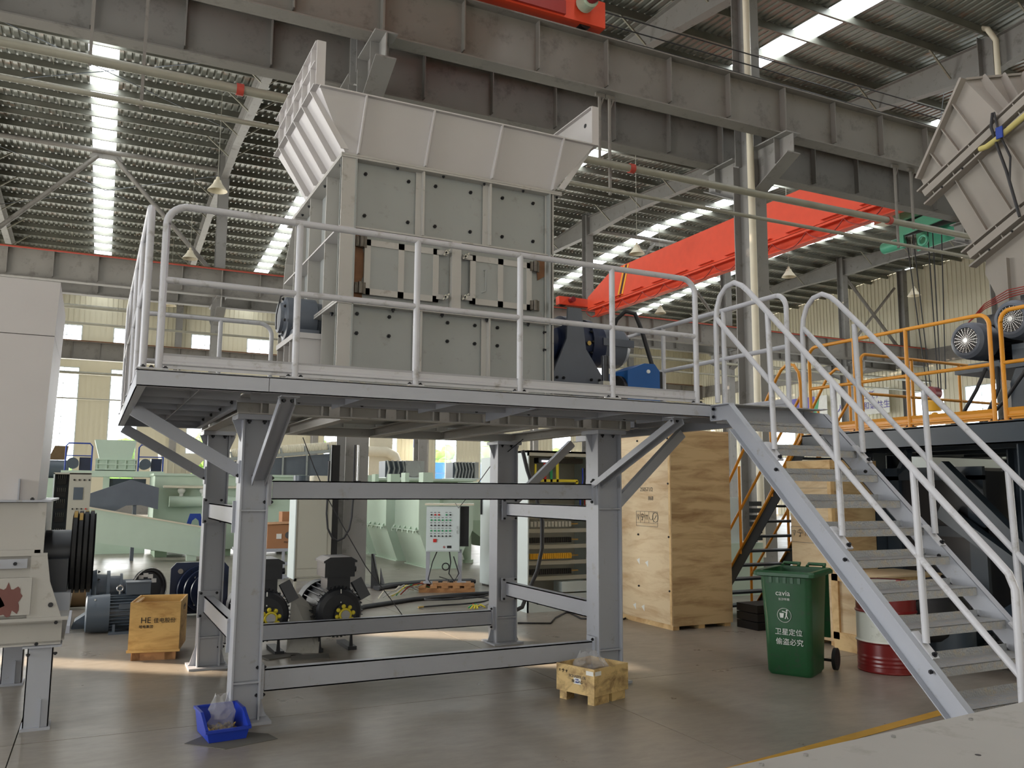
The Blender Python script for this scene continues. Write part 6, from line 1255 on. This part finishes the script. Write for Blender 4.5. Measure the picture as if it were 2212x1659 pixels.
# its stairs
YS = thing('yellow_railed_stairs', 'dark staircase with yellow handrails descending behind the tall crate', 'stairs', (8.5, 4.8, 0))
def stz(y): return zd-(y-2.65)*1.24
for x in (8.07, 8.97):
    MB().prism([(x-.006, 2.65, stz(2.65)), (x-.006, 4.69, 0), (x-.006, 4.50, 0), (x-.006, 2.65, stz(2.65)-.26)], (.012, 0, 0)).build('stringer', 'dark_steel', YS)
    s = MB().prism([(x-.04, 2.65, stz(2.65)+.01), (x-.04, 4.69, .01), (x-.04, 4.69, -.0), (x-.04, 2.65, stz(2.65)-.04)], (.05, 0, 0)).build('yellow_edge', 'yellow_rail', YS, 'yellow painted stringer edge')
    p = [V(x, 2.68, zd), V(x, 2.68, 3.22), V(x, 2.70, 3.36), V(x, 2.78, 3.47), V(x, 2.9, 3.50), V(x, 3.01, 3.44), V(x, 3.10, 3.34), V(x, 4.6, stz(4.6)+1.18), V(x, 4.7, .9), V(x, 4.72, .05)]
    h = MB().tube(p, .021, 10).build('handrail', 'yellow_rail', YS); MB().tube([V(x, 2.68, 3.05), V(x, 4.7, .55)], .019, 8).build('mid_rail', 'yellow_rail', h)
    for y in (3.25, 3.9): MB().tube([V(x, y, stz(y)+1.18), V(x, y, stz(y)-.05)], .02, 8).build('post', 'yellow_rail', h)
for k in range(11):
    y = 2.80+k*.17; MB().box(8.08, 8.96, y-.09, y+.11, stz(y)-.12, stz(y)-.09).build('tread', 'dark_steel', YS)
# crusher under and on the dark platform
t = thing('crusher', 'black heavy crusher body standing under the dark platform', 'machine', (9.1, 1.2, 0))
MB().box(8.75, 9.9, .7, 1.9, .0, 2.05).build('body', 'motor_black', t); MB().box(8.70, 8.75, .65, 1.95, 1.95, 2.1).build('flange', 'dark_steel', t); MB().box(8.70, 8.75, .65, .85, 0, 2.0).build('rib', 'dark_steel', t); MB().box(8.70, 8.75, 1.75, 1.95, 0, 2.0).build('rib', 'dark_steel', t); MB().box(8.70, 8.75, .65, 1.95, 1.3, 1.42).build('rib', 'dark_steel', t)
t = thing('steel_box_stack', 'pale grey bolted steel blocks seen between the stair treads', 'machine', (9.6, 2.7, 0))
for k in range(5): MB().box(9.3, 10.2, 2.9, 3.6, .2+k*.33, .51+k*.33).build('block', 'cab_white', t); inst('bolt', BOLT, t, (9.75, 2.9, .36+k*.33), RF)
MB().box(9.3, 10.2, 2.9, 3.6, 0, .2).build('base', 'dark_steel', t); MB().box(9.9, 10.0, 2.86, 2.9, 1.75, 1.95).build('yellow_tag', 'yellow_rubber', t, 'yellow tag')
t = thing('tall_cabinet', 'white cabinet with a dark doorway beyond the dark platform braces', 'cabinet', (12.5, 3.8, 0)); MB().box(11.2, 13.0, 3.2, 4.2, 0, 2.4).build('body', 'cab_white', t); MB().box(11.9, 12.9, 3.17, 3.2, .1, 2.2).build('doorway', 'black_paint', t)
t = thing('green_press', 'pale green low machine seen left through the yellow railed stairs', 'machine', (9.4, 6.3, 0)); MB().box(8.9, 10.6, 6.2, 7.4, 0, .9).build('body', 'green_mach', t); MB().box(9.1, 10.2, 6.3, 7.2, .9, 1.7).build('upper_body', 'cab_white', t); MB().cyl((9.3, 6.2, 1.2), (9.3, 6.3, 1.2), .28, n=22).build('cover', 'paint_grey', t)
for k in range(6): MB().box(10.3, 10.5, 6.1, 6.2, .95+k*.12, 1.03+k*.12).build('fin', 'black_paint', t)
t = thing('cable_heap', 'heap of black hoses on the floor under the dark platform', 'hoses', (8.6, -.1, 0)); rnd = random.Random(12)
for k in range(9):
    c = (8.5+rnd.uniform(-.15, .3), -.05+rnd.uniform(-.35, .35)); R_ = rnd.uniform(.15, .28); MB().tube([(c[0]+R_*math.cos(a*.7), c[1]+R_*math.sin(a*.7), .04+.05*k*.5+.02*math.sin(a*2)) for a in range(9)], .02, 6).build('hose', 'cable', t)
t = thing('strapped_blocks', 'stack of black plastic blocks with white labels left of the green bin', 'blocks', (7.95, 3.5, 0))
for k in range(3): MB().box(7.7, 8.3, 3.2, 3.6, .0+k*.11, .10+k*.11).build('block', 'black_paint', t)
MB().box(7.9, 8.0, 3.19, 3.2, .14, .2).build('label', 'label_white', t)
# drive motors on the platform
def drive(x, y, z, label):
    t = thing('drive_motor', label, 'motor', (x+.4, y, z-.3), 'drive motors')
    MB().lathe((x, y, z), (1, 0, 0), [(0, .15), (-.01, .155), (0, .18), (.03, .215), (.10, .225), (.30, .225), (.30, .19)], 40).build('fan_cowl', 'gear_grey', t)
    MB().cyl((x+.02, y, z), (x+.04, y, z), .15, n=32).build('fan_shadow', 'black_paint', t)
    g_ = MB()
    for r in (.02, .04, .06, .08, .10, .12, .14): g_.ring((x+.0, y, z), (1, 0, 0), r, .0025, 32, 4)
    for k in range(20): a = k*PI/10; g_.bar((x, y+.02*math.cos(a), z+.02*math.sin(a)), (x, y+.15*math.cos(a), z+.15*math.sin(a)), .004, .004)
    q = g_.build('fan_grille', 'chrome', t); q['kind'] = 'stuff'; MB().cyl((x-.006, y, z), (x+.01, y, z), .028, n=12).build('hub', 'chrome', t)
    finned(t, (x+.30, y, z), (1, 0, 0), .215, .5, 'motor_black', 26); MB().box(x+.40, x+.66, y-.12, y+.12, z+.2, z+.34).build('terminal_box', 'motor_black', t)
    MB().ring((x+.62, y-.05, z+.4), (0, 1, 0), .03, .01, 14, 6).build('eye_bolt', 'chrome', t)
    MB().box(x+.3, x+.85, y-.2, y+.2, z-.30, z-.24).build('foot', 'motor_grey', t)
    return t
drive(9.0, .96, 3.60, 'black drive motor with a round fan grille, left one beyond the yellow rail'); drive(9.0, .40, 3.76, 'black drive motor with a round fan grille, right one at the picture edge')
t = thing('motor_pedestal', 'blue grey welded machine base carrying the drive motors', 'machine', (9.7, .2, zd))
MB().prism([(9.15, -.9, zd), (9.15, .55, zd), (9.15, .55, 3.05), (9.15, .45, 3.28), (9.15, -.9, 3.28)], (1.5, 0, 0)).build('base_box', 'dark_steel', t); MB().box(9.1, 10.7, -.9, 1.2, 3.22, 3.30).build('top_plate', 'dark_steel', t); MB().box(9.3, 10.0, .2, .6, 3.30, 3.46).build('riser', 'dark_steel', t)
for y in (.0, .25, .5, .8): inst('bolt', BOLT, t, (9.2, y, 3.30))
MB().tube([(9.1, .8, 3.25), (9.0, .86, 3.0), (8.95, 1.0, 2.75), (9.0, 1.25, 2.56)], .022, 8).build('cable', 'cable', t); MB().tube([(9.1, .66, 3.25), (9.05, .62, 3.0), (9.02, .75, 2.72), (9.1, .95, 2.56)], .024, 8).build('cable', 'cable', t); MB().tube([(8.9, .1, 3.3), (8.85, .2, 3.1), (8.9, .45, 2.85), (8.95, .8, 2.56)], .02, 8).build('cable', 'cable', t)
for k in range(4): MB().tube([(9.25, 1.1, 3.85), (9.3, .9, 4.0+.02*k), (9.3, .6, 4.08+.03*k), (9.35, .2, 4.12+.02*k), (9.4, -.1, 4.0)], .006, 4).build('copper_pipe', 'red_dark', t, 'thin copper pipe')
# ribbed chute
CH = thing('ribbed_chute', 'large tilted grey feed chute with ribs and double flanges at the upper right', 'chute', (9.6, 1.4, 3.3))
XF = 9.5; uu = V(0, -.894, .448); vv = V(0, -.43, -.903)
def pc(o, a, b, x=XF): p = V(0, *o)+uu*a+vv*b; return (x, p.y, p.z)
def cpoly(pts, x0, th, nm, m='hopper_bg', lab=None): return MB().prism([(x0, p[-2], p[-1]) for p in pts], (th, 0, 0)).build(nm, m, CH, lab)
A, B_, Cc, D_ = (1.82, 5.98), (1.11, 7.05), (.679, 6.391), (1.747, 5.797); O1 = (1.747, 5.797)
cpoly([A, B_, Cc, D_], XF, .012, 'upper_panel'); cpoly([(1.83, 5.97), (1.11, 7.06), (1.08, 7.045), (1.80, 5.955)], XF-.10, .5, 'upper_rim')
MB().add([(XF, *B_), (XF, *Cc), (10.4, .45, 6.35), (10.8, .75, 7.30)], [(0, 1, 2, 3)]).build('upper_side_panel', 'hopper_bg', CH)
MB().bar((XF, 1.10, 7.05), (10.8, .75, 7.30), .06, .03).build('upper_side_rim', 'hopper_bg', CH)
for k in range(4):
    s_ = .18+.22*k; a = V(XF, *B_).lerp(V(10.8, .75, 7.30), s_); c = V(XF, *Cc).lerp(V(10.4, .45, 6.35), s_); MB().bar(a, c, .02, .14, up=(0, -1, .2)).build('side_rib', 'hopper_bg', CH)
def lerp(a, b, s): return (a[0]+(b[0]-a[0])*s, a[1]+(b[1]-a[1])*s)
for s_ in (.27, .52, .77):
    a = lerp(A, B_, s_); c = lerp(D_, Cc, s_*.9+.04); MB().bar((XF-.03, *a), (XF-.03, *c), .06, .014, up=tuple(uu)).build('panel_rib', 'hopper_bg', CH)
def belt(o, Lb):
    for b0, b1 in ((0, .022), (.222, .244)): MB().prism([pc(o, -.05, b0, XF-.13), pc(o, Lb, b0, XF-.13), pc(o, Lb, b1, XF-.13), pc(o, -.05, b1, XF-.13)], (.13, 0, 0)).build('flange', 'hopper_bg', CH)
    MB().prism([pc(o, .02, .075, XF-.15), pc(o, Lb, .075, XF-.15), pc(o, Lb, .17, XF-.15), pc(o, .02, .17, XF-.15)], (.15, 0, 0)).build('belt_beam', 'hopper_bg', CH)
    a = .12
    while a < Lb-.1:
        for b in (.022, .172): MB().prism([pc(o, a, b, XF-.12), pc(o, a+.012, b, XF-.12), pc(o, a+.012, b+.05, XF-.12), pc(o, a, b+.05, XF-.12)], (.12, 0, 0)).build('stiffener', 'hopper_bg', CH)
        inst('bolt', BOLTS, CH, pc(o, a+.14, .235, XF-.13), RL); a += .33
belt(O1, 2.8)
H2 = 1.13
cpoly([pc(O1, .17, .24), pc(O1, 2.8, .24), pc(O1, 2.8, H2), pc(O1, .17, H2)], XF, .012, 'middle_panel')
for a in (.40, .76, 1.12, 1.5): MB().prism([pc(O1, a, .24, XF-.06), pc(O1, a+.012, .24, XF-.06), pc(O1, a+.012, H2, XF-.06), pc(O1, a, H2, XF-.06)], (.06, 0, 0)).build('panel_rib', 'hopper_bg', CH)
O2 = pc(O1, .10, H2)[1:]; belt(O2, 2.6)
cpoly([pc(O2, .10, .24), pc(O2, 2.6, .24), (-1.5, 4.02), (.86, 4.02), (.885, 4.2), (1.0, 4.48)], XF, .012, 'lower_panel'); MB().box(9.95, 10.9, -1.0, .95, 3.32, 4.02).build('spout', 'hopper_bg', CH); MB().bar((XF-.03, .69, 4.60), (XF-.03, .69, 4.03), .06, .012, up=(0, 1, 0)).build('panel_rib', 'hopper_bg', CH)
cpoly([pc(O1, .17, .24), pc(O1, 2.8, .24), pc(O1, 2.8, H2), pc(O1, .17, H2)], XF+1.5, .012, 'back_panel')
MB().add([pc(O1, .17, .24, XF), pc(O1, .17, H2, XF), pc(O1, .17, H2, XF+1.5), pc(O1, .17, .24, XF+1.5)], [(0, 1, 2, 3)]).build('end_panel', 'hopper_bg', CH)
t = thing('lifting_sling', 'yellowed lifting sling tied around the ribbed chute', 'sling', (9.3, .6, 5.9)); MB().tube([(9.32, .84, 5.99), (9.30, .74, 5.98), (9.30, .62, 6.02), (9.30, .48, 6.08), (9.3, .2, 6.2), (9.4, -.1, 6.3)], .035, 8).build('sling', 'sling', t); MB().box(9.24, 9.26, .50, .58, 6.0, 6.14).build('blue_label', 'banner_blue', t, 'blue label')
t = thing('rigging_strap', 'black rigging straps hanging down over the ribbed chute', 'strap', (9.3, .6, 5.6)); MB().tube([(9.33, .66, 6.38), (9.3, .67, 6.2), (9.30, .60, 5.9), (9.30, .52, 5.6), (9.30, .46, 5.3), (9.30, .40, 5.0)], .018, 6).build('strap', 'cable', t); MB().tube([(9.33, .64, 6.38), (9.3, .58, 6.1), (9.3, .46, 5.75), (9.3, .49, 5.45)], .014, 6).build('strap', 'cable', t)
# distant white hoop barriers
for k in range(4):
    t = thing('hoop_barrier', 'white tubular hoop barrier beyond the dark platform, %s' % ['first from the left', 'second from the left', 'third from the left', 'last on the right'][k], 'barrier', (20+k*2.2, 7.4, 2.4), 'white hoop barriers'); x = 19+k*2.2; y = 7.4
    MB().tube([(x, y, 2.4), (x, y, 3.4), (x+.1, y, 3.52), (x+1.8, y, 3.52), (x+1.95, y, 3.4), (x+1.95, y, 2.4)], .03, 8).tube([(x, y, 2.95), (x+1.95, y, 2.95)], .025, 6).build('hoop', 'paint_rail', t)
t = thing('mezzanine', 'grey mezzanine platform far behind the yellow railing', 'platform', (23, 9, 0)); MB().box(18.5, 28.5, 7.2, 9.5, 2.2, 2.4).build('deck', 'steel_col', t)
for x in (18.7, 23.5, 28.3): MB().box(x, x+.2, 7.3, 7.5, 0, 2.2).build('post', 'steel_col', t)
